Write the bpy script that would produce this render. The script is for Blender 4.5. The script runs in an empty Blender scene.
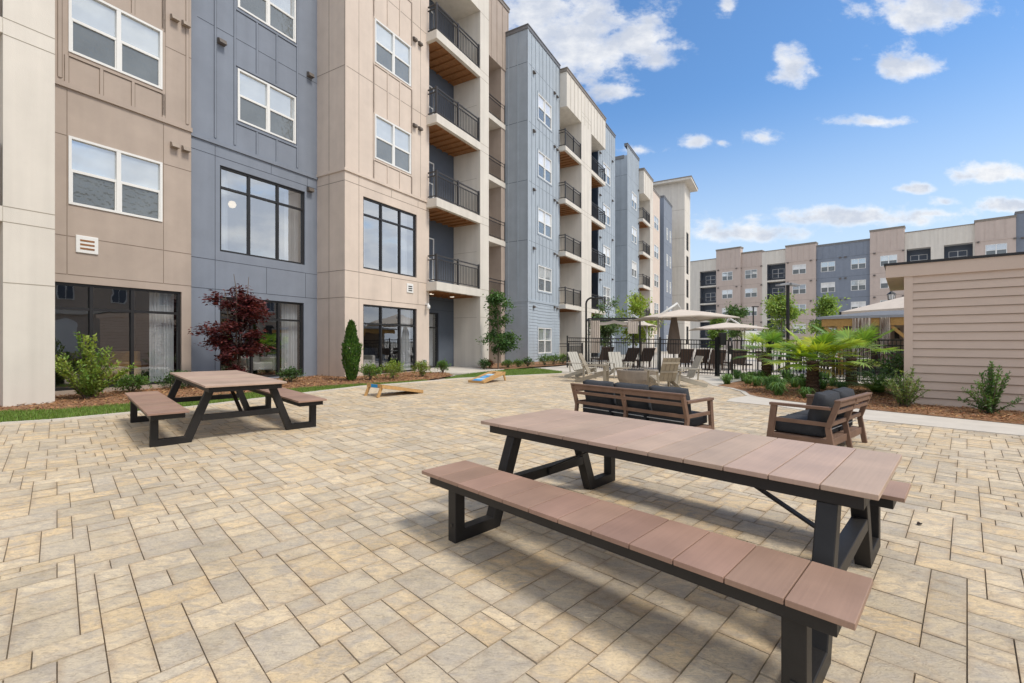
import bpy, math, random
from mathutils import Vector, Matrix, noise
R = random.Random(7)
rad = math.radians
C = bpy.context.scene.collection
SC = bpy.context.scene

# ------------------------------------------------------------------ helpers
class MB:
    def __init__(s):
        s.v = []; s.f = []; s.m = []; s.c = []
    def face(s, pts, m=0, c=None):
        i = len(s.v); s.v += [tuple(p) for p in pts]
        s.f.append(tuple(range(i, i + len(pts)))); s.m.append(m); s.c.append(c)
    def hexa(s, p, m=0, c=None):          # p: 8 corners, bottom ring 0-3, top ring 4-7
        i = len(s.v); s.v += [tuple(q) for q in p]
        for f in ((3, 2, 1, 0), (4, 5, 6, 7), (0, 1, 5, 4), (1, 2, 6, 5), (2, 3, 7, 6), (3, 0, 4, 7)):
            s.f.append(tuple(i + k for k in f)); s.m.append(m); s.c.append(c)
    def box(s, x0, x1, y0, y1, z0, z1, m=0, c=None):
        s.hexa([(x0, y0, z0), (x1, y0, z0), (x1, y1, z0), (x0, y1, z0),
                (x0, y0, z1), (x1, y0, z1), (x1, y1, z1), (x0, y1, z1)], m, c)
    def beam(s, a, b, w, h, side=None, m=0, c=None):   # bar from a to b, w across "side", h across the other
        a = Vector(a); b = Vector(b); d = (b - a).normalized()
        if side is None:
            side = d.cross(Vector((0, 0, 1)))
            if side.length < 1e-4: side = Vector((1, 0, 0))
        side = Vector(side); side = (side - d * side.dot(d)).normalized()
        up = side.cross(d)
        x = side * (w / 2); y = up * (h / 2)
        s.hexa([a - x - y, a + x - y, b + x - y, b - x - y, a - x + y, a + x + y, b + x + y, b - x + y], m, c)
    def tube(s, pts, rs, n=8, m=0, c=None, cap=True):
        pts = [Vector(p) for p in pts]
        if not hasattr(rs, '__len__'): rs = [rs] * len(pts)
        base = len(s.v); prev = None
        for k, p in enumerate(pts):
            if k == 0: d = pts[1] - pts[0]
            elif k == len(pts) - 1: d = pts[-1] - pts[-2]
            else: d = pts[k + 1] - pts[k - 1]
            d.normalize()
            if prev is None:
                a = d.orthogonal().normalized()
            else:
                a = prev - d * prev.dot(d); a.normalize()
            prev = a; b = d.cross(a)
            for j in range(n):
                t = 2 * math.pi * j / n
                s.v.append(tuple(p + (a * math.cos(t) + b * math.sin(t)) * rs[k]))
        for k in range(len(pts) - 1):
            for j in range(n):
                q = base + k * n; j2 = (j + 1) % n
                s.f.append((q + j, q + j2, q + n + j2, q + n + j)); s.m.append(m); s.c.append(c)
        if cap:
            s.f.append(tuple(base + j for j in reversed(range(n)))); s.m.append(m); s.c.append(c)
            q = base + (len(pts) - 1) * n
            s.f.append(tuple(q + j for j in range(n))); s.m.append(m); s.c.append(c)
    def lathe(s, prof, n=24, cx=0, cy=0, m=0, c=None):
        base = len(s.v)
        for r, z in prof:
            for j in range(n):
                t = 2 * math.pi * j / n
                s.v.append((cx + r * math.cos(t), cy + r * math.sin(t), z))
        for k in range(len(prof) - 1):
            for j in range(n):
                q = base + k * n; j2 = (j + 1) % n
                s.f.append((q + j, q + j2, q + n + j2, q + n + j)); s.m.append(m); s.c.append(c)
    def prism(s, poly, z0, z1, m=0, c=None):
        n = len(poly); i = len(s.v)
        s.v += [(x, y, z0) for x, y in poly] + [(x, y, z1) for x, y in poly]
        s.f.append(tuple(i + k for k in reversed(range(n)))); s.m.append(m); s.c.append(c)
        s.f.append(tuple(i + n + k for k in range(n))); s.m.append(m); s.c.append(c)
        for k in range(n):
            k2 = (k + 1) % n
            s.f.append((i + k, i + k2, i + n + k2, i + n + k)); s.m.append(m); s.c.append(c)
    def leaf(s, p, d, n, l, w, c=None, m=0):   # folded rhombus leaf
        d = d.normalized(); sd = d.cross(n)
        if sd.length < 1e-4: sd = d.orthogonal()
        sd.normalize(); up = sd.cross(d)
        a = p; t = p + d * l; mid = p + d * (l * .45)
        s.face([a, mid + sd * w * .5 + up * w * .12, t, mid - sd * w * .5 + up * w * .12], m, c)
    def mesh(s, name, mats):
        me = bpy.data.meshes.new(name)
        me.from_pydata(s.v, [], s.f)
        for mt in (mats if isinstance(mats, (list, tuple)) else [mats]): me.materials.append(mt)
        me.polygons.foreach_set('material_index', s.m)
        if any(c is not None for c in s.c):
            at = me.color_attributes.new('Col', 'FLOAT_COLOR', 'CORNER')
            buf = []
            for f, c in zip(s.f, s.c):
                c = c or (1, 1, 1)
                buf += [c[0], c[1], c[2], 1.0] * len(f)
            at.data.foreach_set('color', buf)
        me.update()
        return me
    def build(s, name, mats, parent=None, smooth=False, bevel=0, merge=False):
        me = s.mesh(name, mats)
        if smooth: me.polygons.foreach_set('use_smooth', [True] * len(me.polygons))
        return link(name, me, parent, bevel)

def link(name, me, parent=None, bevel=0):
    o = bpy.data.objects.new(name, me); C.objects.link(o)
    if parent: o.parent = parent
    if bevel:
        b = o.modifiers.new('Bevel', 'BEVEL'); b.width = bevel; b.segments = 2; b.limit_method = 'ANGLE'
        b.angle_limit = rad(40); b.use_clamp_overlap = True
    return o
def tag(o, label, cat, group=None, kind=None):
    if label: o['label'] = label
    if cat: o['category'] = cat
    if group: o['group'] = group
    if kind: o['kind'] = kind
    return o
def struct(o): o['kind'] = 'structure'; return o
def empty(name, loc=(0, 0, 0), rz=0, label=None, cat=None, group=None):
    o = bpy.data.objects.new(name, None); C.objects.link(o)
    o.location = loc; o.rotation_euler = (0, 0, rz); o.empty_display_size = .2
    return tag(o, label, cat, group)
def dup(root, loc, rz=None, label=None, group=None, scale=None):
    def cp(o, par):
        c = o.copy(); C.objects.link(c)
        if par is not None: c.parent = par
        for ch in list(o.children): cp(ch, c)
        return c
    r = cp(root, None); r.location = loc
    if rz is not None: r.rotation_euler = (r.rotation_euler[0], r.rotation_euler[1], rz)
    if scale: r.scale = (scale,) * 3 if not hasattr(scale, '__len__') else scale
    if label: r['label'] = label
    if group: r['group'] = group
    return r

# facade frame: s runs along the long building, q is the distance in front of (towards) the courtyard
DX, DY = .5005, .8659
NX, NY = .8659, -.5005
TH = math.atan2(DY, DX)
def W(s, q, z=0): return Vector((s * DX + q * NX, s * DY + q * NY, z))
def toSQ(x, y): return x * DX + y * DY, x * NX + y * NY
def zg(q): return 0.0 if q > -2 else min(.21, .02 * (-q - 2))
def gz(x, y): return zg(toSQ(x, y)[1])

# ------------------------------------------------------------------ materials
def new_mat(name):
    m = bpy.data.materials.new(name); m.use_nodes = True
    nt = m.node_tree; b = nt.nodes['Principled BSDF']
    return m, nt, b
def mat(name, col, rough=.6, var=.12, scale=3.0, bump=0.0, bscale=40.0, metal=0.0, spec=.4, stretch=None, coat=0, streak=0.0):
    m, nt, b = new_mat(name); N = nt.nodes; L = nt.links
    tc = N.new('ShaderNodeTexCoord'); src = tc.outputs['Object']
    if stretch:
        mp = N.new('ShaderNodeMapping'); mp.inputs['Scale'].default_value = stretch
        L.new(src, mp.inputs['Vector']); src = mp.outputs['Vector']
    n1 = N.new('ShaderNodeTexNoise'); n1.inputs['Scale'].default_value = scale; n1.inputs['Detail'].default_value = 6
    n1.inputs['Roughness'].default_value = .62
    L.new(src, n1.inputs['Vector'])
    mr = N.new('ShaderNodeMapRange'); mr.inputs['From Min'].default_value = .25; mr.inputs['From Max'].default_value = .75
    mr.inputs['To Min'].default_value = 1 - var; mr.inputs['To Max'].default_value = 1 + var * .7
    L.new(n1.outputs['Fac'], mr.inputs['Value'])
    val = mr.outputs['Result']
    if streak:
        mp2 = N.new('ShaderNodeMapping'); mp2.inputs['Scale'].default_value = (2.2, 2.2, .12)
        L.new(tc.outputs['Object'], mp2.inputs['Vector'])
        n3 = N.new('ShaderNodeTexNoise'); n3.inputs['Scale'].default_value = 1.5; n3.inputs['Detail'].default_value = 4
        L.new(mp2.outputs['Vector'], n3.inputs['Vector'])
        m3 = N.new('ShaderNodeMapRange'); m3.inputs['From Min'].default_value = .3; m3.inputs['From Max'].default_value = .7
        m3.inputs['To Min'].default_value = 1 - streak; m3.inputs['To Max'].default_value = 1 + streak * .5
        L.new(n3.outputs['Fac'], m3.inputs['Value'])
        mm = N.new('ShaderNodeMath'); mm.operation = 'MULTIPLY'
        L.new(val, mm.inputs[0]); L.new(m3.outputs['Result'], mm.inputs[1]); val = mm.outputs[0]
    mx = N.new('ShaderNodeVectorMath'); mx.operation = 'SCALE'; mx.inputs[0].default_value = col[:3]
    L.new(val, mx.inputs['Scale']); L.new(mx.outputs['Vector'], b.inputs['Base Color'])
    b.inputs['Roughness'].default_value = rough; b.inputs['Metallic'].default_value = metal
    b.inputs['Specular IOR Level'].default_value = spec
    if coat: b.inputs['Coat Weight'].default_value = coat
    if bump:
        n2 = N.new('ShaderNodeTexNoise'); n2.inputs['Scale'].default_value = bscale; n2.inputs['Detail'].default_value = 5
        L.new(src, n2.inputs['Vector'])
        bp = N.new('ShaderNodeBump'); bp.inputs['Strength'].default_value = bump; bp.inputs['Distance'].default_value = .01
        L.new(n2.outputs['Fac'], bp.inputs['Height']); L.new(bp.outputs['Normal'], b.inputs['Normal'])
    return m
def attr_mat(name, rough=.7, var=.2, scale=8, bump=.2, bscale=30, trans=0.0, spec=.3, dist=.01):
    m, nt, b = new_mat(name); N = nt.nodes; L = nt.links
    at = N.new('ShaderNodeAttribute'); at.attribute_name = 'Col'
    tc = N.new('ShaderNodeTexCoord')
    n1 = N.new('ShaderNodeTexNoise'); n1.inputs['Scale'].default_value = scale; n1.inputs['Detail'].default_value = 6
    L.new(tc.outputs['Object'], n1.inputs['Vector'])
    mr = N.new('ShaderNodeMapRange'); mr.inputs['From Min'].default_value = .25; mr.inputs['From Max'].default_value = .75
    mr.inputs['To Min'].default_value = 1 - var; mr.inputs['To Max'].default_value = 1 + var * .7
    L.new(n1.outputs['Fac'], mr.inputs['Value'])
    mx = N.new('ShaderNodeVectorMath'); mx.operation = 'SCALE'
    L.new(at.outputs['Color'], mx.inputs[0]); L.new(mr.outputs['Result'], mx.inputs['Scale'])
    L.new(mx.outputs['Vector'], b.inputs['Base Color'])
    b.inputs['Roughness'].default_value = rough; b.inputs['Specular IOR Level'].default_value = spec
    if bump:
        n2 = N.new('ShaderNodeTexNoise'); n2.inputs['Scale'].default_value = bscale; n2.inputs['Detail'].default_value = 5
        L.new(tc.outputs['Object'], n2.inputs['Vector'])
        bp = N.new('ShaderNodeBump'); bp.inputs['Strength'].default_value = bump; bp.inputs['Distance'].default_value = dist
        L.new(n2.outputs['Fac'], bp.inputs['Height']); L.new(bp.outputs['Normal'], b.inputs['Normal'])
    if trans:
        out = N['Material Output']; tr = N.new('ShaderNodeBsdfTranslucent'); ms = N.new('ShaderNodeMixShader')
        sc = N.new('ShaderNodeVectorMath'); sc.operation = 'MULTIPLY'; sc.inputs[1].default_value = (1.7, 1.6, .7)
        L.new(mx.outputs['Vector'], sc.inputs[0]); L.new(sc.outputs['Vector'], tr.inputs['Color'])
        ms.inputs['Fac'].default_value = trans
        L.new(b.outputs['BSDF'], ms.inputs[1]); L.new(tr.outputs['BSDF'], ms.inputs[2]); L.new(ms.outputs['Shader'], out.inputs['Surface'])
    return m
def glass_opaque(name, col, refl, rough=.02, wave=.0, wscale=6, grille=0.0):
    m, nt, b = new_mat(name); N = nt.nodes; L = nt.links; out = N['Material Output']
    df = N.new('ShaderNodeBsdfDiffuse'); gl = N.new('ShaderNodeBsdfGlossy'); ms = N.new('ShaderNodeMixShader')
    tc = N.new('ShaderNodeTexCoord')
    n1 = N.new('ShaderNodeTexNoise'); n1.inputs['Scale'].default_value = 1.2; n1.inputs['Detail'].default_value = 3
    L.new(tc.outputs['Object'], n1.inputs['Vector'])
    mr = N.new('ShaderNodeMapRange'); mr.inputs['To Min'].default_value = .6; mr.inputs['To Max'].default_value = 1.4
    L.new(n1.outputs['Fac'], mr.inputs['Value'])
    sc = N.new('ShaderNodeVectorMath'); sc.operation = 'SCALE'; sc.inputs[0].default_value = col
    L.new(mr.outputs['Result'], sc.inputs['Scale'])
    last = sc.outputs['Vector']
    if grille:            # horizontal blind slats seen through the pane
        wv = N.new('ShaderNodeTexWave'); wv.bands_direction = 'Z'; wv.inputs['Scale'].default_value = 6.5
        L.new(tc.outputs['Object'], wv.inputs['Vector'])
        m2 = N.new('ShaderNodeMapRange'); m2.inputs['To Min'].default_value = 1 - grille; m2.inputs['To Max'].default_value = 1
        L.new(wv.outputs['Fac'], m2.inputs['Value'])
        s2 = N.new('ShaderNodeVectorMath'); s2.operation = 'SCALE'
        L.new(last, s2.inputs[0]); L.new(m2.outputs['Result'], s2.inputs['Scale']); last = s2.outputs['Vector']
    L.new(last, df.inputs['Color'])
    gl.inputs['Roughness'].default_value = rough; gl.inputs['Color'].default_value = (.93, .97, 1, 1)
    if wave:
        n2 = N.new('ShaderNodeTexNoise'); n2.inputs['Scale'].default_value = wscale; n2.inputs['Detail'].default_value = 2
        L.new(tc.outputs['Object'], n2.inputs['Vector'])
        bp = N.new('ShaderNodeBump'); bp.inputs['Strength'].default_value = wave; bp.inputs['Distance'].default_value = .02
        L.new(n2.outputs['Fac'], bp.inputs['Height']); L.new(bp.outputs['Normal'], gl.inputs['Normal'])
    lw = N.new('ShaderNodeLayerWeight'); lw.inputs['Blend'].default_value = .25
    mr2 = N.new('ShaderNodeMapRange'); mr2.inputs['To Min'].default_value = refl; mr2.inputs['To Max'].default_value = min(1, refl + .6)
    L.new(lw.outputs['Facing'], mr2.inputs['Value'])
    L.new(mr2.outputs['Result'], ms.inputs['Fac'])
    L.new(df.outputs['BSDF'], ms.inputs[1]); L.new(gl.outputs['BSDF'], ms.inputs[2]); L.new(ms.outputs['Shader'], out.inputs['Surface'])
    return m
def glass_clear(name, refl, tint=(.8, .85, .88)):
    m, nt, b = new_mat(name); N = nt.nodes; L = nt.links; out = N['Material Output']
    tr = N.new('ShaderNodeBsdfTransparent'); tr.inputs['Color'].default_value = (*tint, 1)
    gl = N.new('ShaderNodeBsdfGlossy'); gl.inputs['Roughness'].default_value = .01; gl.inputs['Color'].default_value = (.95, .98, 1, 1)
    tc = N.new('ShaderNodeTexCoord'); n2 = N.new('ShaderNodeTexNoise'); n2.inputs['Scale'].default_value = 1.6
    L.new(tc.outputs['Object'], n2.inputs['Vector'])
    bp = N.new('ShaderNodeBump'); bp.inputs['Strength'].default_value = .06; bp.inputs['Distance'].default_value = .02
    L.new(n2.outputs['Fac'], bp.inputs['Height']); L.new(bp.outputs['Normal'], gl.inputs['Normal'])
    lw = N.new('ShaderNodeLayerWeight'); lw.inputs['Blend'].default_value = .2
    mr2 = N.new('ShaderNodeMapRange'); mr2.inputs['To Min'].default_value = refl; mr2.inputs['To Max'].default_value = min(1, refl + .6)
    L.new(lw.outputs['Facing'], mr2.inputs['Value'])
    ms = N.new('ShaderNodeMixShader'); L.new(mr2.outputs['Result'], ms.inputs['Fac'])
    L.new(tr.outputs['BSDF'], ms.inputs[1]); L.new(gl.outputs['BSDF'], ms.inputs[2]); L.new(ms.outputs['Shader'], out.inputs['Surface'])
    return m
def emis_mat(name, col, st):
    m, nt, b = new_mat(name)
    b.inputs['Base Color'].default_value = (*col, 1); b.inputs['Emission Color'].default_value = (*col, 1)
    b.inputs['Emission Strength'].default_value = st
    return m

M = {}
M['tan'] = mat('tan_siding', (.44, .362, .305), .75, .09, 1.5, .12, 60, streak=.06)
M['tan2'] = mat('tan_siding_lit', (.68, .575, .49), .75, .09, 1.5, .12, 60, streak=.06)  # same tan siding, lightened to paint in the fuller light on its bays
M['tan_dk'] = mat('tan_joint_and_shadow', (.20, .155, .12), .8, .1)
M['tan_far'] = mat('rosy_tan_siding', (.55, .455, .40), .75, .06, 1.5, .12, 60, streak=.06)
M['blue'] = mat('blue_siding', (.22, .25, .305), .7, .09, 1.5, .12, 60, streak=.07)
M['blue2'] = mat('blue_siding_lit', (.40, .455, .51), .7, .09, 1.5, .12, 60, streak=.07)  # same blue siding, lightened because the recessed bays get less light
M['blue_dk'] = mat('blue_joint_and_shadow', (.06, .072, .095), .8, .1)
M['slate'] = mat('dark_blue_siding', (.10, .12, .155), .7, .08, 1.5, .1, 60)
M['cream'] = mat('cream_stucco', (.70, .655, .585), .8, .06, 1.2, .2, 90, streak=.09)
M['cream_dk'] = mat('cream_joint_and_shadow', (.33, .29, .23), .8, .1)
M['white'] = mat('white_vinyl', (.80, .80, .78), .45, .04, 4)
M['black'] = mat('black_frame', (.018, .018, .02), .4, .2, 5, spec=.5)
M['cap'] = mat('roof_cap', (.20, .20, .205), .5, .12, 4, metal=.3)
M['cap_tan'] = mat('tan_roof_cap', (.26, .225, .19), .5, .12, 4)
M['glass_up'] = glass_opaque('sky_glass', (.45, .49, .51), .34, .015, .05, 1.5)
M['glass_blind'] = glass_opaque('glass_with_blinds', (.90, .90, .89), .06, .02, .03, 2, grille=.2)
M['glass_low'] = glass_opaque('screened_glass', (.12, .135, .14), .08, .08, 1.0, 8)
M['glass_dark'] = glass_clear('dark_clear_glass', .20, (.80, .83, .86))
M['glass_sky'] = glass_clear('bright_clear_glass', .44, (.8, .84, .88))
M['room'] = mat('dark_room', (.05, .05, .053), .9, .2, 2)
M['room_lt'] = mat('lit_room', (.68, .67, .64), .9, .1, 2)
M['curtain'] = mat('white_curtain', (.78, .78, .77), .85, .06, 6)
M['metal_blk'] = mat('black_metal', (.012, .012, .013), .45, .25, 8, spec=.5)
M['char'] = mat('charcoal_steel', (.020, .0188, .0185), .5, .25, 9, .05, 200, spec=.35)
M['rail'] = mat('railing_bronze', (.045, .042, .042), .5, .2, 6)
M['soffit'] = mat('soffit_wood', (.30, .135, .05), .6, .35, 3, .2, 40, stretch=(1, 6, 6))
M['concrete'] = mat('concrete', (.58, .535, .47), .85, .12, 2.5, .25, 60)
M['deck'] = mat('deck_concrete', (.55, .50, .44), .85, .12, 1.2, .2, 50)
M['joint'] = mat('joint_sand', (.24, .185, .125), .95, .3, 12)
def paver_mat():
    m, nt, b = new_mat('paver_stone'); N = nt.nodes; L = nt.links
    at = N.new('ShaderNodeAttribute'); at.attribute_name = 'Col'; tc = N.new('ShaderNodeTexCoord')
    off = N.new('ShaderNodeVectorMath'); off.operation = 'SCALE'; off.inputs['Scale'].default_value = 90
    L.new(at.outputs['Color'], off.inputs[0])
    ad = N.new('ShaderNodeVectorMath'); ad.operation = 'ADD'; L.new(tc.outputs['Object'], ad.inputs[0]); L.new(off.outputs['Vector'], ad.inputs[1])
    def noise(scale, detail, rough, dist, stretch=None):
        n = N.new('ShaderNodeTexNoise'); n.inputs['Scale'].default_value = scale; n.inputs['Detail'].default_value = detail
        n.inputs['Roughness'].default_value = rough; n.inputs['Distortion'].default_value = dist
        src = ad.outputs['Vector']
        if stretch:
            mp = N.new('ShaderNodeMapping'); mp.inputs['Rotation'].default_value = (0, 0, rad(45)); mp.inputs['Scale'].default_value = stretch
            L.new(src, mp.inputs['Vector']); src = mp.outputs['Vector']
        L.new(src, n.inputs['Vector']); return n.outputs['Fac']
    def rng(v, a, b_, c, d):
        r = N.new('ShaderNodeMapRange'); r.inputs['From Min'].default_value = a; r.inputs['From Max'].default_value = b_
        r.inputs['To Min'].default_value = c; r.inputs['To Max'].default_value = d; L.new(v, r.inputs['Value']); return r.outputs['Result']
    def mixc(f, c1, c2):
        mx = N.new('ShaderNodeMix'); mx.data_type = 'RGBA'; L.new(f, mx.inputs[0]); L.new(c1, mx.inputs[6])
        if isinstance(c2, tuple): mx.inputs[7].default_value = (*c2, 1)
        else: L.new(c2, mx.inputs[7])
        return mx.outputs[2]
    nA = noise(7.5, 7, .62, .9, (1, 1.9, 1)); nB = noise(4.2, 5, .6, .5); nC = noise(22, 5, .65, 1.2, (1, 2.6, 1)); nD = noise(90, 3, .6, 0)
    c1 = mixc(rng(nA, .42, .64, 0, .75), at.outputs['Color'], (.43, .38, .32))
    c2 = mixc(rng(nB, .54, .74, 0, .5), c1, (.56, .41, .25))
    c3 = mixc(rng(nC, .30, .50, .55, 0), c2, (.28, .225, .175))
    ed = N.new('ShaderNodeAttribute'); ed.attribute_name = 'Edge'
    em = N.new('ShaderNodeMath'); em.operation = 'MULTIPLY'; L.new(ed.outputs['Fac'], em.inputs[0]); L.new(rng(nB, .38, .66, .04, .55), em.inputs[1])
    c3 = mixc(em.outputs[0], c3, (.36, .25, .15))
    mul = N.new('ShaderNodeVectorMath'); mul.operation = 'SCALE'; L.new(c3, mul.inputs[0]); L.new(rng(nD, .3, .7, .90, 1.08), mul.inputs['Scale'])
    big = N.new('ShaderNodeTexNoise'); big.inputs['Scale'].default_value = .55; big.inputs['Detail'].default_value = 5; L.new(tc.outputs['Object'], big.inputs['Vector'])
    st_ = N.new('ShaderNodeTexNoise'); st_.inputs['Scale'].default_value = 2.6; st_.inputs['Detail'].default_value = 7; st_.inputs['Roughness'].default_value = .7; L.new(tc.outputs['Object'], st_.inputs['Vector'])
    mul2 = N.new('ShaderNodeVectorMath'); mul2.operation = 'SCALE'; L.new(mul.outputs['Vector'], mul2.inputs[0]); L.new(rng(big.outputs['Fac'], .3, .7, .86, 1.07), mul2.inputs['Scale'])
    mul3 = N.new('ShaderNodeVectorMath'); mul3.operation = 'SCALE'; L.new(mul2.outputs['Vector'], mul3.inputs[0]); L.new(rng(st_.outputs['Fac'], .28, .5, .78, 1.03), mul3.inputs['Scale'])
    L.new(mul3.outputs['Vector'], b.inputs['Base Color'])
    b.inputs['Roughness'].default_value = .68; b.inputs['Specular IOR Level'].default_value = .35
    hsum = N.new('ShaderNodeMath'); hsum.operation = 'MULTIPLY_ADD'; L.new(nC, hsum.inputs[0]); hsum.inputs[1].default_value = 1.0; L.new(nA, hsum.inputs[2])
    bp = N.new('ShaderNodeBump'); bp.inputs['Strength'].default_value = .55; bp.inputs['Distance'].default_value = .012
    L.new(hsum.outputs[0], bp.inputs['Height']); L.new(bp.outputs['Normal'], b.inputs['Normal'])
    return m
M['paver'] = paver_mat()
M['leaf'] = attr_mat('leaf', .5, .15, 5, 0, trans=.28, spec=.35)
M['palmleaf'] = attr_mat('palm_leaf', .45, .15, 5, 0, trans=.36, spec=.4)
M['bark'] = mat('bark', (.16, .12, .09), .9, .3, 12, .5, 40)
M['mulch'] = mat('mulch', (.29, .155, .08), .95, .55, 16, 1.0, 55)
M['chip'] = attr_mat('mulch_chip', .9, .3, 20, 0)
M['soil'] = mat('lawn_soil', (.11, .17, .04), .95, .4, 9, .6, 60)
M['grass'] = attr_mat('grass_blade', .6, .2, 3, 0, trans=.3)
M['taupe'] = mat('taupe_lap_siding', (.60, .485, .405), .75, .06, 2, .1, 60, stretch=(1, 1, 3))
M['taupe_sh'] = mat('taupe_trim', (.61, .495, .415), .75, .06, 2)
M['drip'] = mat('drip_edge', (.02, .02, .022), .5, .2, 6)
M['plank'] = None
M['teak'] = mat('weathered_teak', (.19, .115, .08), .7, .28, 4, .25, 40, stretch=(1, 1, 1))
M['cushion'] = mat('charcoal_fabric', (.042, .045, .052), .95, .2, 5, .35, 260)
M['pipe'] = mat('pale_piping', (.45, .46, .47), .9, .1, 5)
M['adir_w'] = mat('lit_poly', (.43, .41, .36), .6, .08, 5, .1, 60)  # lit copy of the chair plastic, sunlight put into the colour
M['adir_m'] = mat('mid_grey_poly', (.40, .37, .31), .6, .1, 5, .1, 60)
M['adir_t'] = mat('shaded_poly', (.33, .285, .215), .65, .12, 5, .15, 60)  # shaded copy of the chair plastic, for chairs seen from behind
M['stone_ring'] = mat('fire_pit_concrete', (.30, .255, .21), .85, .15, 5, .3, 60)
M['lava'] = mat('lava_rock', (.05, .05, .052), .95, .5, 25, 1, 30)
M['pine'] = mat('pine_board', (.52, .31, .125), .6, .25, 3, .15, 30, stretch=(1, 6, 6))
M['bluepaint'] = mat('blue_paint', (.02, .28, .62), .5, .08, 5)
M['ltblue'] = mat('light_blue_paint', (.38, .60, .78), .5, .08, 5)
M['canvas'] = mat('tan_canvas', (.60, .525, .45), .9, .08, 3, .15, 90)
M['canvas_dk'] = mat('taupe_canvas', (.27, .215, .18), .9, .15, 3, .2, 60)
M['mast'] = mat('pale_mast', (.62, .62, .60), .4, .05, 3)
M['wicker'] = mat('brown_wicker', (.085, .056, .044), .7, .35, 30, .4, 120)
M['shingle'] = mat('grey_shingle', (.17, .18, .20), .9, .25, 6, .5, 30)
M['timber'] = mat('honey_timber', (.46, .27, .085), .65, .25, 3, .2, 30, stretch=(5, 1, 5))
M['stucco'] = mat('beige_stucco', (.50, .42, .35), .9, .08, 3, .3, 80)
M['sheer'] = None
M['lamp_head'] = mat('lamp_head_grey', (.32, .33, .35), .4, .08, 4)
M['trunk_palm'] = mat('palm_fibre', (.10, .06, .04), .95, .5, 25, 1, 60)
M['vent'] = mat('vent_bronze', (.13, .11, .095), .5, .2, 6)
M['vent_tan'] = mat('vent_tan', (.32, .26, .21), .5, .15, 6)
M['lampglow'] = emis_mat('warm_globe', (1, .78, .5), 1.3)
M['spot'] = emis_mat('soffit_lamp', (1, .9, .75), .9)
M['bag'] = mat('dry_leaf_brown', (.03, .018, .012), .9, .3, 20)

def sheer_mat():
    m, nt, b = new_mat('sheer_drape'); N = nt.nodes; L = nt.links
    tc = N.new('ShaderNodeTexCoord'); mp = N.new('ShaderNodeMapping'); mp.inputs['Scale'].default_value = (6, 6, .8)
    n = N.new('ShaderNodeTexNoise'); n.inputs['Scale'].default_value = 1.7; n.inputs['Detail'].default_value = 5
    cr = N.new('ShaderNodeValToRGB'); e = cr.color_ramp.elements
    e[0].position = .36; e[0].color = (.16, .07, .05, 1); e[1].position = .55; e[1].color = (.62, .58, .52, 1)
    L.new(tc.outputs['Object'], mp.inputs['Vector']); L.new(mp.outputs['Vector'], n.inputs['Vector'])
    L.new(n.outputs['Fac'], cr.inputs['Fac']); L.new(cr.outputs['Color'], b.inputs['Base Color'])
    b.inputs['Alpha'].default_value = .72; b.inputs['Roughness'].default_value = .35
    return m
M['sheer'] = sheer_mat()
def plank_mat():
    m, nt, b = new_mat('composite_plank'); N = nt.nodes; L = nt.links
    at = N.new('ShaderNodeAttribute'); at.attribute_name = 'Col'
    tc = N.new('ShaderNodeTexCoord'); mp = N.new('ShaderNodeMapping'); mp.inputs['Scale'].default_value = (1, 5, 1)
    n = N.new('ShaderNodeTexNoise'); n.inputs['Scale'].default_value = 3; n.inputs['Detail'].default_value = 7
    mp2 = N.new('ShaderNodeMapping'); mp2.inputs['Scale'].default_value = (90, 2, 1)
    n2 = N.new('ShaderNodeTexNoise'); n2.inputs['Scale'].default_value = 1; n2.inputs['Detail'].default_value = 4
    L.new(tc.outputs['Object'], mp.inputs['Vector']); L.new(tc.outputs['Object'], mp2.inputs['Vector'])
    L.new(tc.outputs['Object'], n.inputs['Vector']); L.new(mp2.outputs['Vector'], n2.inputs['Vector'])
    mr = N.new('ShaderNodeMapRange'); mr.inputs['From Min'].default_value = .25; mr.inputs['From Max'].default_value = .75
    mr.inputs['To Min'].default_value = .82; mr.inputs['To Max'].default_value = 1.14
    L.new(n.outputs['Fac'], mr.inputs['Value'])
    mr2 = N.new('ShaderNodeMapRange'); mr2.inputs['To Min'].default_value = .88; mr2.inputs['To Max'].default_value = 1.1
    L.new(n2.outputs['Fac'], mr2.inputs['Value'])
    mm = N.new('ShaderNodeMath'); mm.operation = 'MULTIPLY'; L.new(mr.outputs['Result'], mm.inputs[0]); L.new(mr2.outputs['Result'], mm.inputs[1])
    sc = N.new('ShaderNodeVectorMath'); sc.operation = 'SCALE'
    L.new(at.outputs['Color'], sc.inputs[0]); L.new(mm.outputs[0], sc.inputs['Scale']); L.new(sc.outputs['Vector'], b.inputs['Base Color'])
    mr3 = N.new('ShaderNodeMapRange'); mr3.inputs['To Min'].default_value = .42; mr3.inputs['To Max'].default_value = .68
    L.new(n.outputs['Fac'], mr3.inputs['Value']); L.new(mr3.outputs['Result'], b.inputs['Roughness'])
    b.inputs['Specular IOR Level'].default_value = .45
    bp = N.new('ShaderNodeBump'); bp.inputs['Strength'].default_value = .18; bp.inputs['Distance'].default_value = .004
    L.new(n2.outputs['Fac'], bp.inputs['Height']); L.new(bp.outputs['Normal'], b.inputs['Normal'])
    return m
M['plank'] = plank_mat()

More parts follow.
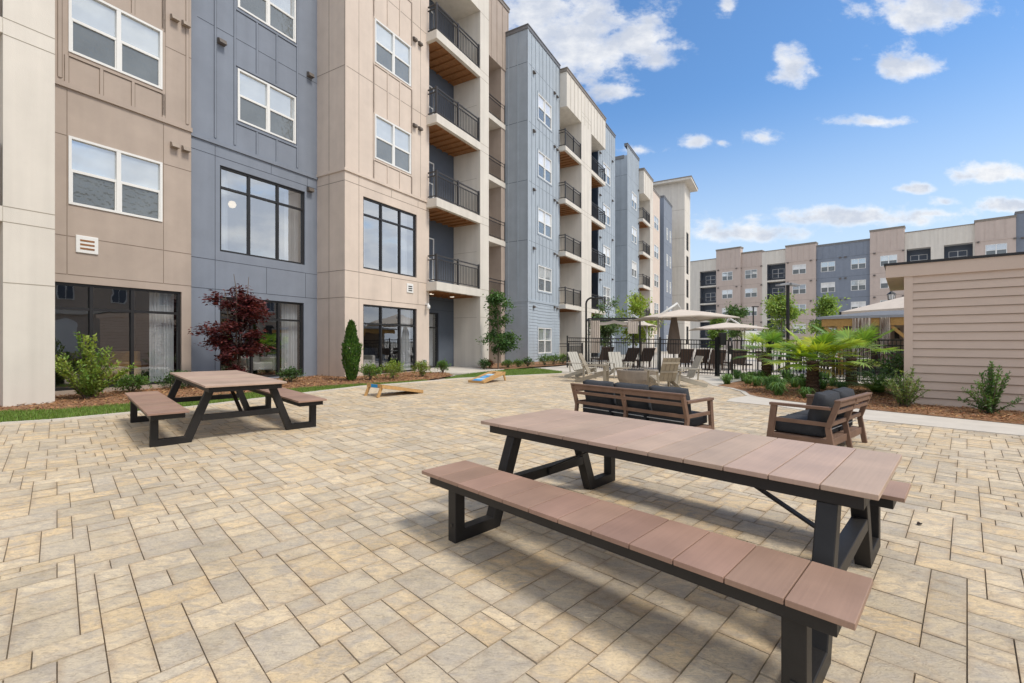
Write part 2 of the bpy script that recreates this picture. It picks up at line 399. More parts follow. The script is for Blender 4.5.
# ------------------------------------------------------------------ ground
def sheet(name, poly_sq, dz, material, thick=0.0):
    """flat area given in facade coordinates, draped on the gentle slope"""
    import bmesh
    bm = bmesh.new()
    vs = [bm.verts.new((a, b, 0)) for a, b in poly_sq]
    bm.faces.new(vs)
    for q in (-2.0, -12.5):
        bmesh.ops.bisect_plane(bm, geom=bm.verts[:] + bm.edges[:] + bm.faces[:], plane_co=(0, q, 0), plane_no=(0, 1, 0))
    if thick:
        bnd = [e for e in bm.edges if e.is_boundary]
        ret = bmesh.ops.extrude_edge_only(bm, edges=bnd)
        low = [g for g in ret['geom'] if isinstance(g, bmesh.types.BMVert)]
    else: low = []
    ls = set(low)
    for v in bm.verts:
        p = W(v.co.x, v.co.y, zg(v.co.y) + dz - (thick if v in ls else 0)); v.co = p
    bmesh.ops.recalc_face_normals(bm, faces=bm.faces)
    me = bpy.data.meshes.new(name); bm.to_mesh(me); bm.free()
    me.materials.append(material)
    for f in me.polygons:
        pass
    return struct(link(name, me))
def inpoly(x, y, P):
    r = False; j = len(P) - 1
    for i in range(len(P)):
        if (P[i][1] > y) != (P[j][1] > y) and x < (P[j][0] - P[i][0]) * (y - P[i][1]) / (P[j][1] - P[i][1]) + P[i][0]: r = not r
        j = i
    return r
ground_mat = mat('ground_surface', (.40, .37, .32), .9, .15, .6, .2, 30)
sheet('ground', [(-700, -700), (700, -700), (700, 700), (-700, 700)], -.035, ground_mat)

LEFT = [(-6, -10.6), (2.1, -10.2), (2.6, -9.95), (4.5, -9.7), (7.2, -9.9), (8.9, -10.0), (10.1, -9.7), (12.6, -9.35), (15, -8.35), (17, -7.5), (18.2, -6.6)]
WOUT = [(11.9, -1.0), (11.48, .1), (10.34, 1.4), (9.76, 3.24), (8.0, 8.5)]
WIN = [(15.9, -1.6), (15.3, -1.1), (14.44, -.72), (13.6, -.58), (13.25, -.4), (12.8, .0), (12.35, .65), (11.87, 1.61), (11.0, 3.64), (9.2, 8.5)]
PAV = LEFT + [(18.4, -2.3), (16.0, -1.7), (15.3, -1.2), (14.44, -.82), (13.5, -.7), (12.3, -.95)] + WOUT + [(-6, 8.5)]
PBIG = [(-6, -10.9), (2.1, -10.5), (2.6, -10.25), (4.5, -10.0), (7.2, -10.2), (8.9, -10.3), (10.1, -10.0), (12.6, -9.65), (15.2, -8.65), (17.2, -7.8), (18.6, -6.7), (18.7, -2.2),
        (16.2, -1.5), (15.3, -.9), (14.44, -.5), (13.5, -.4), (12.6, -.5), (11.9, .4), (10.7, 1.7), (10.1, 3.5), (8.4, 8.5), (-6, 8.5)]
sheet('paver_joint_sand', PBIG, -.012, M['joint'])

PCOL = [((.60, .48, .335), 3.6), ((.62, .53, .42), 3.2), ((.60, .47, .315), 1.6), ((.42, .385, .35), 1.6), ((.53, .475, .405), 3), ((.45, .405, .35), 3), ((.56, .46, .34), 1.4), ((.60, .53, .44), 2.5), ((.50, .46, .42), 1.4)]
def pick_col():
    t = R.random() * sum(w for _, w in PCOL)
    for c, w in PCOL:
        t -= w
        if t <= 0: break
    k = R.uniform(.92, 1.08)
    mn = (.555, .475, .365)                       # pull the blend a little towards its mean
    c = tuple(x * .68 + m_ * .32 for x, m_ in zip(c, mn))
    return (c[0] * k * 1.19, c[1] * k * 1.13, c[2] * k * .97)
def pavers():
    c = .079; U = Vector((-.7071, .7071, 0)); V = Vector((.7071, .7071, 0))
    pts = [W(a, b) for a, b in PBIG]
    us = [p.dot(U) for p in pts]; vs = [p.dot(V) for p in pts]
    u0 = math.floor(min(us) / c); u1 = math.ceil(max(us) / c); v0 = math.floor(min(vs) / c); v1 = math.ceil(max(vs) / c)
    nu = u1 - u0; nv = v1 - v0
    occ = [bytearray(nv + 8) for _ in range(nu + 8)]
    kinds = [(3, 2), (2, 3), (4, 2), (2, 4), (3, 3), (4, 3), (3, 4), (4, 3), (3, 4), (3, 2), (2, 3), (2, 2)]
    mb = MB(); edge = []
    order = sorted(((i + j * .9 + 1.6 * noise.noise((i * .21, j * .21, 3.3)), i, j) for i in range(nu) for j in range(nv)))
    def free(i, j): return 0 <= i < nu + 6 and 0 <= j < nv + 6 and not occ[i][j]
    if True:
        for _, i, j in order:
            if occ[i][j]: continue
            best = None
            for _t in range(14):
                a, b = R.choice(kinds)
                if not all(free(i + x, j + y) for x in range(a) for y in range(b)): continue
                bad = 0
                for x in range(a):
                    if free(i + x, j + b) and not free(i + x, j + b + 1): bad += 1
                    if free(i + x, j - 1) and not free(i + x, j - 2): bad += 1
                for y in range(b):
                    if free(i + a, j + y) and not free(i + a + 1, j + y): bad += 1
                    if free(i - 1, j + y) and not free(i - 2, j + y): bad += 1
                if best is None or bad < best[0]: best = (bad, a, b)
                if bad == 0: break
            if best is None:
                for a, b in ((2, 2), (3, 1), (1, 3), (2, 1), (1, 2), (1, 1)):
                    if all(free(i + x, j + y) for x in range(a) for y in range(b)): best = (0, a, b); break
            _, a, b = best
            for x in range(a):
                for y in range(b): occ[i + x][j + y] = 1
            cu = (u0 + i + a / 2) * c; cv = (v0 + j + b / 2) * c
            p = U * cu + V * cv; s, q = toSQ(p.x, p.y)
            if not inpoly(s, q, PBIG): continue
            if p.y < -1.5: continue
            far = p.length > 9
            g = .0013; gv = .0008; e = .0019
            ha = a * c / 2 - g; hb = b * c / 2 - gv
            tz = R.gauss(0, .0012); tu = R.gauss(0, .004); tv = R.gauss(0, .004)
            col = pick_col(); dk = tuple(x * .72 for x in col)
            def P(x, y, z):
                w = p + U * x + V * y
                return (w.x, w.y, gz(w.x, w.y) + z)
            top = [P(x, y, tz + tu * x + tv * y) for x, y in ((-ha + e, -hb + e), (ha - e, -hb + e), (ha - e, hb - e), (-ha + e, hb - e))]
            bot = [P(x, y, -.009) for x, y in ((-ha, -hb), (ha, -hb), (ha, hb), (-ha, hb))]
            n = len(mb.v); mb.v += top + bot
            def F(ix, cc): mb.f.append(tuple(n + k for k in reversed(ix))); mb.m.append(0); mb.c.append(cc)
            ew = min(.032, ha * .45, hb * .45)
            inn = [P(x, y, tz + tu * x + tv * y) for x, y in ((-ha + ew, -hb + ew), (ha - ew, -hb + ew), (ha - ew, hb - ew), (-ha + ew, hb - ew))]
            mb.v += inn
            if far:
                F((8, 9, 10, 11), col); edge.extend([0, 0, 0, 0])
                for k in range(4):
                    k2 = (k + 1) % 4; F((k, k2, 8 + k2, 8 + k), col); edge.extend([0, 0, 1, 1])
            else:
                F((8, 9, 10, 11), col); edge.extend([0, 0, 0, 0])
                for k in range(4):
                    k2 = (k + 1) % 4; F((k, k2, 8 + k2, 8 + k), col); edge.extend([0, 0, 1, 1])
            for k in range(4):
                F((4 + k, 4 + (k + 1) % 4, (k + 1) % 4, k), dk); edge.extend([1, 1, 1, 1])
    o = struct(mb.build('paver_patio', M['paver']))
    at_ = o.data.attributes.new('Edge', 'FLOAT', 'CORNER'); at_.data.foreach_set('value', [float(x) for x in edge])
pavers()

# concrete walk on the right, apron in front of the pool fence, pool deck, entry pad, path
sheet('concrete_walkway', [WOUT[0]] + WOUT[1:] + WIN[::-1][:7] + [(13.35, -.62), (12.5, -.95)], .012, M['concrete'], .05)
sheet('concrete_kerb', WIN[:5] + [(13.38, -.66), (14.44, -.86), (15.3, -1.24), (15.9, -1.74)], .016, M['concrete'], .05)
sheet('concrete_apron', [(17.6, -6.95), (18.0, -2.3), (16.0, -1.74), (15.9, -1.6), (18.6, -1.0), (20.4, -1.0), (20.9, -9.6), (19.2, -9.9), (17.9, -8.4), (18.6, -7.3)], .008, M['concrete'], .05)
sheet('pool_deck', [(19.0, 12), (19.2, 1.8), (20.4, -1.0), (20.9, -9.6), (75, -10.2), (75, 45), (24, 45)], .002, M['deck'])
sheet('entry_pad', [(13.6, -13.4), (19.0, -13.4), (17.9, -10.7), (17.0, -10.25), (14.6, -10.3), (13.9, -11.2)], .03, M['concrete'], .05)
BEDL = [(-6, -11.9), (2.4, -11.6), (2.95, -11.05), (5.0, -10.8), (7.7, -10.75), (9.0, -10.45), (10.0, -10.0), (11.3, -9.75), (13.2, -10.1), (14.0, -10.9), (13.7, -11.6), (13.6, -14.0), (-6, -14.2)]
sheet('mulch_bed', BEDL, .03, M['mulch'])
sheet('mulch_bed', [(16.9, -10.9), (17.6, -10.2), (19.3, -10.2), (23, -9.6), (26, -9.8), (26, -12.2), (18.0, -13.6)], .035, M['mulch'])
LAWN = [(-6, -10.62), (2.1, -10.22), (2.6, -9.97), (4.5, -9.72), (7.2, -9.92), (8.9, -10.02), (10.1, -9.72), (11.2, -9.55), (11.3, -9.78), (10.0, -10.05), (9.0, -10.5), (7.7, -10.8), (5.0, -10.85), (2.95, -11.1), (2.4, -11.65), (-6, -11.95)]
sheet('lawn_strip', LAWN, .022, M['soil'])
LAWN2 = [(11.9, -9.5), (12.6, -9.37), (15, -8.37), (17, -7.52), (18.0, -7.9), (19.0, -9.6), (17.3, -10.2), (14.7, -10.25), (13.3, -10.05)]
sheet('lawn_strip', LAWN2, .022, M['soil'])
BEDR = WIN + [(12.0, 12), (20, 12), (18.9, 1.6), (19.6, -.6), (18.8, -.9)]
sheet('mulch_bed', BEDR, .02, M['mulch'])
kb = MB()
for a, b in zip(LEFT[:-1], LEFT[1:]):
    pa = W(*a); pb = W(*b); pa.z = gz(pa.x, pa.y) + .004; pb.z = gz(pb.x, pb.y) + .004
    kb.beam(pa, pb, .09, .05)
struct(kb.build('paver_edge_restraint', M['concrete']))

def area_points(poly, n, rnd):
    xs = [p[0] for p in poly]; ys = [p[1] for p in poly]; out = []
    while len(out) < n:
        a = rnd.uniform(min(xs), max(xs)); b = rnd.uniform(min(ys), max(ys))
        if inpoly(a, b, poly): out.append((a, b))
    return out
def blades(name, poly, n, hmin, hmax):
    mb = MB()
    for a, b in area_points(poly, n, R):
        p = W(a, b, zg(b) + .02); h = R.uniform(hmin, hmax); t = R.uniform(0, 6.28); w = .006
        d = Vector((math.cos(t), math.sin(t), 0)); l = Vector((math.cos(t + 1.3), math.sin(t + 1.3), 0)) * h * R.uniform(.1, .7)
        k = R.uniform(.7, 1.3); c = (.17 * k, .26 * k * R.uniform(.9, 1.1), .05 * k)
        if R.random() < .06: c = (.30, .28, .12)
        mb.face([p - d * w, p + d * w, p + l + Vector((0, 0, h))], 0, c)
    return tag(mb.build(name, M['grass']), None, None, kind='stuff')
g1 = blades('lawn_grass', [p for p in LAWN if p[0] > -1] + [(-1, -11.9), (-1, -10.4)][::1] if False else [(0, -10.35)] + LAWN[1:-1] + [(0, -11.75)], 26000, .02, .06)
tag(g1, 'narrow strip of short green grass between pavers and mulch bed', 'grass')
g2 = blades('lawn_grass', LAWN2, 9000, .02, .06)
tag(g2, 'patch of short green grass beyond the far cornhole board', 'grass')
def chips(poly, n, sz, label, zoff=.03):
    mb = MB()
    for a, b in area_points(poly, n, R):
        p = W(a, b, zg(b) + zoff + R.uniform(.002, .02)); t = R.uniform(0, 6.28)
        d = Vector((math.cos(t), math.sin(t), R.uniform(-.5, .5))); nn = Vector((R.gauss(0, .5), R.gauss(0, .5), 1))
        k = R.uniform(.45, 1.5); c = (.34 * k, .18 * k * R.uniform(.85, 1.15), .085 * k)
        if R.random() < .1: c = (.36 * k, .26 * k, .16 * k)
        mb.leaf(p, d, nn, sz * R.uniform(.6, 1.9), sz * R.uniform(.18, .45), c)
    return tag(mb.build('mulch_chips', M['chip']), label, 'mulch', kind='stuff')
chips([p for p in BEDL if p[0] > 0] + [(0.2, -13.4), (.2, -11.7)], 15000, .06, 'reddish brown pine bark mulch along the long apartment building')
chips([(10.6, 4.6), (11.9, 1.7), (12.4, .7), (12.85, .05), (13.6, -.5), (14.5, -.65), (15.3, -1.0), (18.5, -.6), (18.8, 1.6), (16, 3), (13.3, 3), (13.2, 4.6)], 14000, .06, 'brown pine bark mulch under palms and beside taupe storage building', .02)

# ------------------------------------------------------------------ long apartment building
B = empty('apartment_building', (0, 0, 0), TH, 'long five storey apartment building with tan, blue and cream bays and stacked balconies', 'building')
def bb(mb, s0, s1, q0, q1, z0, z1, m=0): mb.box(s0, s1, -max(q0, q1), -min(q0, q1), z0, z1, m)
def wall_front(mb, s0, s1, q, z0, z1, holes=(), rev=.14, m=0):
    ss = sorted(set([s0, s1] + [h[0] for h in holes] + [h[1] for h in holes]))
    zs = sorted(set([z0, z1] + [h[2] for h in holes] + [h[3] for h in holes]))
    for a, b in zip(ss[:-1], ss[1:]):
        for c, d in zip(zs[:-1], zs[1:]):
            if any(a >= h[0] - 1e-6 and b <= h[1] + 1e-6 and c >= h[2] - 1e-6 and d <= h[3] + 1e-6 for h in holes): continue
            mb.face([(a, -q, c), (b, -q, c), (b, -q, d), (a, -q, d)], m)
    for h in holes:
        a, b, c, d = h; y0 = -q; y1 = -q + rev
        mb.face([(a, y0, c), (a, y1, c), (a, y1, d), (a, y0, d)], m); mb.face([(b, y0, d), (b, y1, d), (b, y1, c), (b, y0, c)], m)
        mb.face([(a, y0, d), (a, y1, d), (b, y1, d), (b, y0, d)], m); mb.face([(a, y1, c), (a, y0, c), (b, y0, c), (b, y1, c)], m)
def vjoint(mb, s, q, z0, z1, m=1, w=.012): bb(mb, s - w / 2, s + w / 2, q, q + .003, z0, z1, m)
def hjoint(mb, s0, s1, q, z, m=1, w=.014): bb(mb, s0, s1, q, q + .0035, z - w / 2, z + w / 2, m)
def batten(mb, s, q, z0, z1, m=0, w=.06):
    bb(mb, s - w / 2, s + w / 2, q - .01, q + .022, z0, z1, m)
    bb(mb, s + w / 2, s + w / 2 + .016, q - .01, q + .003, z0, z1, 1); bb(mb, s - w / 2 - .006, s - w / 2, q - .01, q + .003, z0, z1, 1)  # dark strips in the joint material paint in the batten's shadow lines
def hbat(mb, s0, s1, q, z, m=0, w=.06):
    bb(mb, s0, s1, q - .01, q + .024, z - w / 2, z + w / 2, m); bb(mb, s0, s1, q - .01, q + .004, z - w / 2 - .014, z - w / 2, 1)  # dark strip below paints in the shadow under the trim

WCACHE = {}
def apt_window(parent, s0, s1, z0, z1, q, style='sky', recess=.05):
    """white double-hung pair; q = wall plane"""
    w = s1 - s0; h = z1 - z0
    key = (round(w, 2), round(h, 2), style)
    if key not in WCACHE:
        f = MB(); t = .052; mu = .085
        f.box(0, t, -.03, .05, 0, h); f.box(w - t, w, -.03, .05, 0, h)
        f.box(t, w - t, -.03, .05, 0, t); f.box(t, w - t, -.03, .05, h - t, h)
        f.box(w / 2 - mu / 2, w / 2 + mu / 2, -.028, .05, t, h - t)
        for a, b in ((t, w / 2 - mu / 2), (w / 2 + mu / 2, w - t)):
            f.box(a, b, -.012, .045, h / 2 - .03, h / 2 + .03)
            f.box(a, a + .025, -.008, .045, t, h / 2 - .03); f.box(b - .025, b, -.008, .045, t, h / 2 - .03)
        p = MB()
        for a, b in ((t, w / 2 - mu / 2), (w / 2 + mu / 2, w - t)):
            p.face([(a, .02, t), (b, .02, t), (b, .02, h / 2), (a, .02, h / 2)], 0)
            p.face([(a, .03, h / 2), (b, .03, h / 2), (b, .03, h - t), (a, .03, h - t)], 1)
        WCACHE[key] = (f.mesh('window', M['white']),
                       p.mesh('pane', [M['glass_low'], M['glass_blind'] if style == 'blind' else M['glass_up']]))
    fm, pm = WCACHE[key]
    o = link('window', fm, parent); o.location = (s0, -q + .005, z0)
    g = link('pane', pm, o)
    return o
def store_window(parent, s0, s1, z0, z1, q, splits, rail, glass, inset=.05, room='dark', curtains=(), depth=3.2):
    f = MB(); t = .06; y0 = -q + inset; y1 = y0 + .09
    f.box(s0, s0 + t, y0, y1, z0, z1); f.box(s1 - t, s1, y0, y1, z0, z1)
    f.box(s0 + t, s1 - t, y0, y1, z0, z0 + t); f.box(s0 + t, s1 - t, y0, y1, z1 - t, z1)
    for x in splits: f.box(x - t / 2, x + t / 2, y0 - .004, y1, z0 + t, z1 - t)
    xs = [s0 + t] + [v for x in splits for v in (x - t / 2, x + t / 2)] + [s1 - t]
    for k in range(0, len(xs), 2): f.box(xs[k], xs[k + 1], y0 + .003, y1, rail - t / 2, rail + t / 2)
    o = f.build('window', M['black'], parent)
    p = MB(); p.face([(s0 + .02, y0 + .05, z0 + .02), (s1 - .02, y0 + .05, z0 + .02), (s1 - .02, y0 + .05, z1 - .02), (s0 + .02, y0 + .05, z1 - .02)])
    p.build('pane', glass, o)
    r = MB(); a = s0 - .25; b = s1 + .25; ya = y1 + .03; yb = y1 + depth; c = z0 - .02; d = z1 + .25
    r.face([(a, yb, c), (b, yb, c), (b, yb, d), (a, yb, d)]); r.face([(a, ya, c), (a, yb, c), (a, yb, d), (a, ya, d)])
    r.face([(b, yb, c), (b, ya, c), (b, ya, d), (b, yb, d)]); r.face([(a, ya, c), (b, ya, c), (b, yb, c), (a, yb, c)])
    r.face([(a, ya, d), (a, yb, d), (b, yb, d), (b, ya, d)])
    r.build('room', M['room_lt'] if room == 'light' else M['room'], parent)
    for (ca, cb) in curtains:
        cu = MB(); n = 40; pv = None
        for k in range(n + 1):
            x = ca + (cb - ca) * k / n; y = ya + .12 + .035 * math.sin(k * 1.25) + .012 * math.sin(k * 2.9)
            if pv: cu.face([(pv[0], pv[1], c), (x, y, c), (x, y, d - .05), (pv[0], pv[1], d - .05)])
            pv = (x, y)
        cu.build('curtain', M['curtain'], parent, smooth=True)
    return o
def cornice(s0, s1, q, z, parent=B, ret=None, m='cap', over=.07, h=.22):
    c = MB()
    bb(c, s0 - over, s1 + over, q - .3, q + over, z - .02, z + .03)
    bb(c, s0 - over * .6, s1 + over * .6, q - .28, q + over * .6, z - h, z - .02)
    if ret:   # return along the left side
        bb(c, s0 - over, s0 + .25, ret, q - .3, z - .02, z + .03); bb(c, s0 - over * .6, s0 + .22, ret, q - .28, z - h, z - .02)
    c.build('cornice', M[m], parent)
def vent_hood(s, q, z, parent=B, m='vent', k=1.0):
    v = MB(); w = .085 * k; hh = .075 * k; dd = .14 * k
    v.hexa([(s - w, -q, z - hh), (s + w, -q, z - hh), (s + w, -q - dd, z - hh * .9), (s - w, -q - dd, z - hh * .9),
            (s - w, -q, z + hh), (s + w, -q, z + hh), (s + w, -q - dd * .75, z + hh * .5), (s - w, -q - dd * .75, z + hh * .5)])
    v.build('vent_hood', M[m], parent)
RC = {}
def railing(parent, s0, s1, q, z, side0=None, side1=None, posts=()):
    r = MB(); H1 = 1.07
    def run(p0, p1):
        p0 = Vector(p0); p1 = Vector(p1)
        for hz, th in ((H1, .05), (H1 - .16, .035), (.09, .035)):
            r.beam(p0 + Vector((0, 0, hz)), p1 + Vector((0, 0, hz)), .045, th)
        L = (p1 - p0).length; n = max(2, int(L / .115)); 
        for k in range(1, n):
            a = p0.lerp(p1, k / n); r.box(a.x - .009, a.x + .009, a.y - .009, a.y + .009, z + .09, z + H1 - .16)
    run((s0, -q, z), (s1, -q, z))
    if side0 is not None: run((s0, -q, z), (s0, -side0, z))
    if side1 is not None: run((s1, -q, z), (s1, -side1, z))
    for x in [s0, s1] + list(posts): r.box(x - .035, x + .035, -q - .035, -q + .035, z, z + H1 + .06)
    r.build('railing', M['rail'], parent)
def balcony(s0, s1, q0, q1, ztop, th, wood=True, rail=True, side0=None, side1=None, posts=(), railin=.06, mat_='cream'):
    b = MB(); bb(b, s0, s1, q0, q1, ztop - th, ztop)
    o = b.build('balcony', M[mat_], B, bevel=.008)
    if wood:
        w = MB(); n = int((s1 - s0) / .42)
        bb(w, s0 + .16, s1 - .02, q0 - .16, q1, ztop - th - .012, ztop - th - .002)
        for k in range(1, n): x = s0 + .16 + k * .42; bb(w, x, x + .05, q0 - .16, q1, ztop - th - .075, ztop - th - .012)
        w.build('soffit', M['soffit'], o)
    if rail: railing(o, s0 + railin, s1 - railin, q0 - .06, ztop, side0, side1, posts)
    return o

# --- white pier at the left and the bay behind it
w = MB(); bb(w, 2.53, 3.22, -12.15, -14.6, .1, 21)
for z in (2.5, 3.61, 3.89, 7.02, 7.32, 10.43, 10.73): hjoint(w, 2.53, 3.22, -12.15, z)
w.build('pier', [M['cream'], M['cream_dk']], B, bevel=.01)
w = MB(); wall_front(w, -8, 2.53, -13.8, .1, 21)
w.build('wall', [M['tan'], M['tan_dk']], B)
for z in (3.89, 7.32, 10.73):
    balcony(-3.0, 2.53, -12.16, -13.8, z, .28, wood=False, rail=True)
# --- first tan bay
T = -13.53
hs = [(3.80, 5.58, 4.47, 5.98), (3.80, 5.58, 7.84, 9.34), (3.80, 5.58, 11.19, 12.69), (3.25, 6.02, .34, 2.73)]
w = MB(); wall_front(w, 3.0, 6.25, T, .1, 19.5, hs)
bb(w, 6.245, 6.25, T, -14.2, .1, 19.5)
for s in (3.78, 5.61): vjoint(w, s, T, 2.91, 6.98)
for z in (3.76, 5.97, 2.91): hjoint(w, 5.62, 6.25, T, z); hjoint(w, 3.0, 3.77, T, z)
hjoint(w, 3.79, 5.60, T, 3.76); hjoint(w, 3.79, 5.60, T, 2.91)
for k in range(3):
    z0 = 7.14 if k == 0 else 5.98 + 3.35 * k
    z1 = 7.84 + 3.35 * k - .1
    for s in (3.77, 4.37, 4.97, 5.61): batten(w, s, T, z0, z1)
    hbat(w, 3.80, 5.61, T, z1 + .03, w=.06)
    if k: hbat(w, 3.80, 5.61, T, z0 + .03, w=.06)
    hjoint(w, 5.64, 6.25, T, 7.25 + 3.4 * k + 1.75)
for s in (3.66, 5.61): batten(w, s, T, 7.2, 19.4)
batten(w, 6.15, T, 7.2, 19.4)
w.build('wall', [M['tan'], M['tan_dk']], B)
w = MB(); bb(w, 3.0, 6.26, T, T + .045, 7.02, 7.13); w.build('belt_trim', M['tan'], B)
for h in hs[:3]: apt_window(B, *h, T)
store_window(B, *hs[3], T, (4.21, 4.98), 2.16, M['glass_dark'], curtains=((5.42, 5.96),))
lv = MB(); bb(lv, 3.92, 4.31, T - .02, T + .03, 3.42, 3.81)
lv2 = MB()
for k in range(3): bb(lv2, 3.99, 4.24, T + .031, T + .036, 3.50 + k * .09, 3.54 + k * .09)
o = lv.build('louvre_vent', M['white'], B, bevel=.01); lv2.build('slot', M['soffit'], o)
for z in (6.52, 9.82): vent_hood(5.84, T, z, m='vent_tan'); vent_hood(6.1, T, z, m='vent_tan')
# --- first blue bay
Q = -13.75
hb_ = [(7.58, 9.46, 7.96, 9.50), (7.58, 9.46, 11.31, 12.85), (7.09, 9.81, 4.01, 6.48), (7.09, 9.77, .30, 2.72)]
w = MB(); wall_front(w, 6.25, 10.28, Q, .1, 19.5, hb_)
for s in (6.96,): vjoint(w, s, Q, .2, 6.98)
for z in (6.70, 3.74, 2.91): hjoint(w, 6.25, 10.28, Q, z)
vjoint(w, 8.62, Q, 6.70, 6.98); vjoint(w, 8.47, Q, 2.91, 3.74); vjoint(w, 9.83, Q, 2.91, 3.74); vjoint(w, 9.90, Q, 6.70, 6.98)
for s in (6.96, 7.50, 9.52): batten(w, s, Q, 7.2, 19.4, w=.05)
hjoint(w, 6.5, 10.28, Q, 10.36)
for k in range(2):
    z0 = 7.14 if k == 0 else 9.56; z1 = 7.88 + 3.35 * k
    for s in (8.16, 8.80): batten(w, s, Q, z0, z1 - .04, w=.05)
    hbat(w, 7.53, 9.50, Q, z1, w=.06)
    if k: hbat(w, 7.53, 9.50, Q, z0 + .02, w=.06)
w.build('wall', [M['blue'], M['blue_dk']], B)
w = MB(); bb(w, 6.26, 10.28, Q, Q + .045, 7.02, 7.13); w.build('belt_trim', M['blue'], B)
for h in hb_[:2]: apt_window(B, *h, Q)
store_window(B, *hb_[2], Q, (7.96, 8.88), 5.87, M['glass_sky'], room='light', curtains=((7.14, 7.44), (9.26, 9.75)))
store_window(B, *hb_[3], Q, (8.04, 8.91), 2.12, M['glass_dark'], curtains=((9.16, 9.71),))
for s, z in ((7.11, 10.0), (9.97, 10.5), (9.97, 6.6)): vent_hood(s, Q, z, m='vent', k=1.15)
for s, z in ((7.63, 5.78), (8.13, 5.81)):
    g = MB(); g.lathe([(.001, z - .12), (.08, z - .09), (.12, z), (.08, z + .09), (.001, z + .12)], 14, s, -Q + 1.3)
    g.build('globe_lamp', M['lampglow'], B, smooth=True)
cornice(2.5, 10.28, -13.5, 19.5)
# --- second tan bay with the side return
Q = -12.34
ht = [(11.58, 13.43, 7.96, 9.54), (11.58, 13.43, 11.38, 12.94), (11.58, 13.43, 14.78, 16.32), (11.06, 13.78, 3.96, 6.46), (11.06, 13.78, .25, 2.72)]
w = MB(); wall_front(w, 10.28, 14.52, Q, .1, 21, ht)
w.face([(10.28, -Q, .1), (10.28, -Q, 21), (10.28, 14.4, 21), (10.28, 14.4, .1)][::-1])
w.face([(14.52, -Q, .1), (14.52, -Q, 21), (14.52, 13.4, 21), (14.52, 13.4, .1)])
for s in (10.87,): vjoint(w, s, Q, .2, 21)
for z in (6.78, 3.8, 2.9): hjoint(w, 10.28, 14.52, Q, z)
for z in (10.6, 14.0, 17.4): hjoint(w, 10.28, 14.52, Q, z)
vjoint(w, 12.4, Q, 6.78, 7.05); vjoint(w, 13.85, Q, 6.78, 7.05); vjoint(w, 12.4, Q, 2.9, 3.8); vjoint(w, 13.85, Q, 2.9, 3.8); vjoint(w, 14.0, Q, 7.2, 21)
for z in (2.9, 3.8, 6.78, 10.6, 14.0): w.box(10.2765, 10.28, 12.345, 13.95, z - .007, z + .007, 1)
w.box(10.2765, 10.28, 13.12, 13.135, .2, 21, 1)
w.box(10.235, 10.28, 12.30, 13.95, 7.10, 7.19, 0)
for k in range(3):
    z0 = 7.2 if k == 0 else 6.14 + 3.41 * k; z1 = 7.9 + 3.41 * k
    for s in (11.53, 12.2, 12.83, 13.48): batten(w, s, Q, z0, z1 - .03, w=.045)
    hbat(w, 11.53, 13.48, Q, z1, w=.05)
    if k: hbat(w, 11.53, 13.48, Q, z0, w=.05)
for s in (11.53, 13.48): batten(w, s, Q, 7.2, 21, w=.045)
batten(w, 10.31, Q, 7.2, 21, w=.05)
w.build('wall', [M['tan2'], M['tan_dk']], B)
w = MB(); bb(w, 10.24, 14.52, Q, Q + .045, 7.10, 7.19); w.build('belt_trim', M['tan2'], B)
for h in ht[:3]: apt_window(B, *h, Q)
store_window(B, *ht[3], Q, (11.95, 12.9), 5.86, M['glass_sky'], room='light', curtains=((11.1, 11.35), (12.95, 13.5)))
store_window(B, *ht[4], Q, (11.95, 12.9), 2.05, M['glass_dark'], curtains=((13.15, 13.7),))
lv = MB(); bb(lv, 13.2, 13.55, Q - .02, Q + .03, 3.32, 3.68); o = lv.build('louvre_vent', M['white'], B, bevel=.01)
lv2 = MB()
for k in range(3): bb(lv2, 13.27, 13.48, Q + .031, Q + .036, 3.39 + k * .08, 3.43 + k * .08)
lv2.build('slot', M['black'], o)
for z in (9.95, 13.35, 16.75): vent_hood(13.62, Q, z); vent_hood(13.93, Q, z)
# security camera
def camera_dome(s, q, z):
    c = MB(); bb(c, s - .03, s + .03, q, q + .16, z - .03, z + .03); c.lathe([(.001, z - .22), (.06, z - .19), (.075, z - .12), (.06, z - .04), (.001, z - .02)], 12, s, -q - .16)
    c.build('security_camera', M['white'], B)
camera_dome(14.3, Q, 2.95)
ut = MB(); bb(ut, 13.95, 14.06, Q, Q + .08, .45, .62); bb(ut, 14.15, 14.27, Q, Q + .08, .4, .68); ut.build('utility_box', M['lamp_head'], B)
def armchair(s, q, rz, m, label):
    o = empty('lounge_chair', W(s, q, .31), rz, label, 'chair')
    b = MB(); b.box(-.34, .34, -.32, .34, .18, .44); b.build('seat', m, o, bevel=.04)
    b = MB(); b.hexa([(-.38, -.44, .12), (.38, -.44, .12), (.38, -.28, .12), (-.38, -.28, .12), (-.36, -.52, .86), (.36, -.52, .86), (.36, -.38, .86), (-.36, -.38, .86)]); b.build('backrest', m, o, bevel=.04)
    for x in (-.42, .42):
        b = MB(); b.box(x - .07, x + .07, -.38, .34, .14, .60); b.build('armrest', m, o, bevel=.04)
        for y in (-.34, .28): b = MB(); b.tube([(x, y, 0), (x, y, .15)], .025, 8); b.build('leg', M['soffit'], o)
armchair(11.75, -13.35, TH + rad(170), M['cream'], 'cream lounge chair behind the ground floor glass of the second tan bay')
armchair(12.75, -13.8, TH + rad(150), M['slate'], 'dark blue lounge chair behind the ground floor glass of the second tan bay')
armchair(8.75, -14.75, TH + rad(185), M['cream'], 'cream lounge chair behind the glass beside the red maple')
armchair(4.9, -14.6, TH + rad(120), M['timber'], 'honey coloured lounge chair behind the far left ground floor glazing')
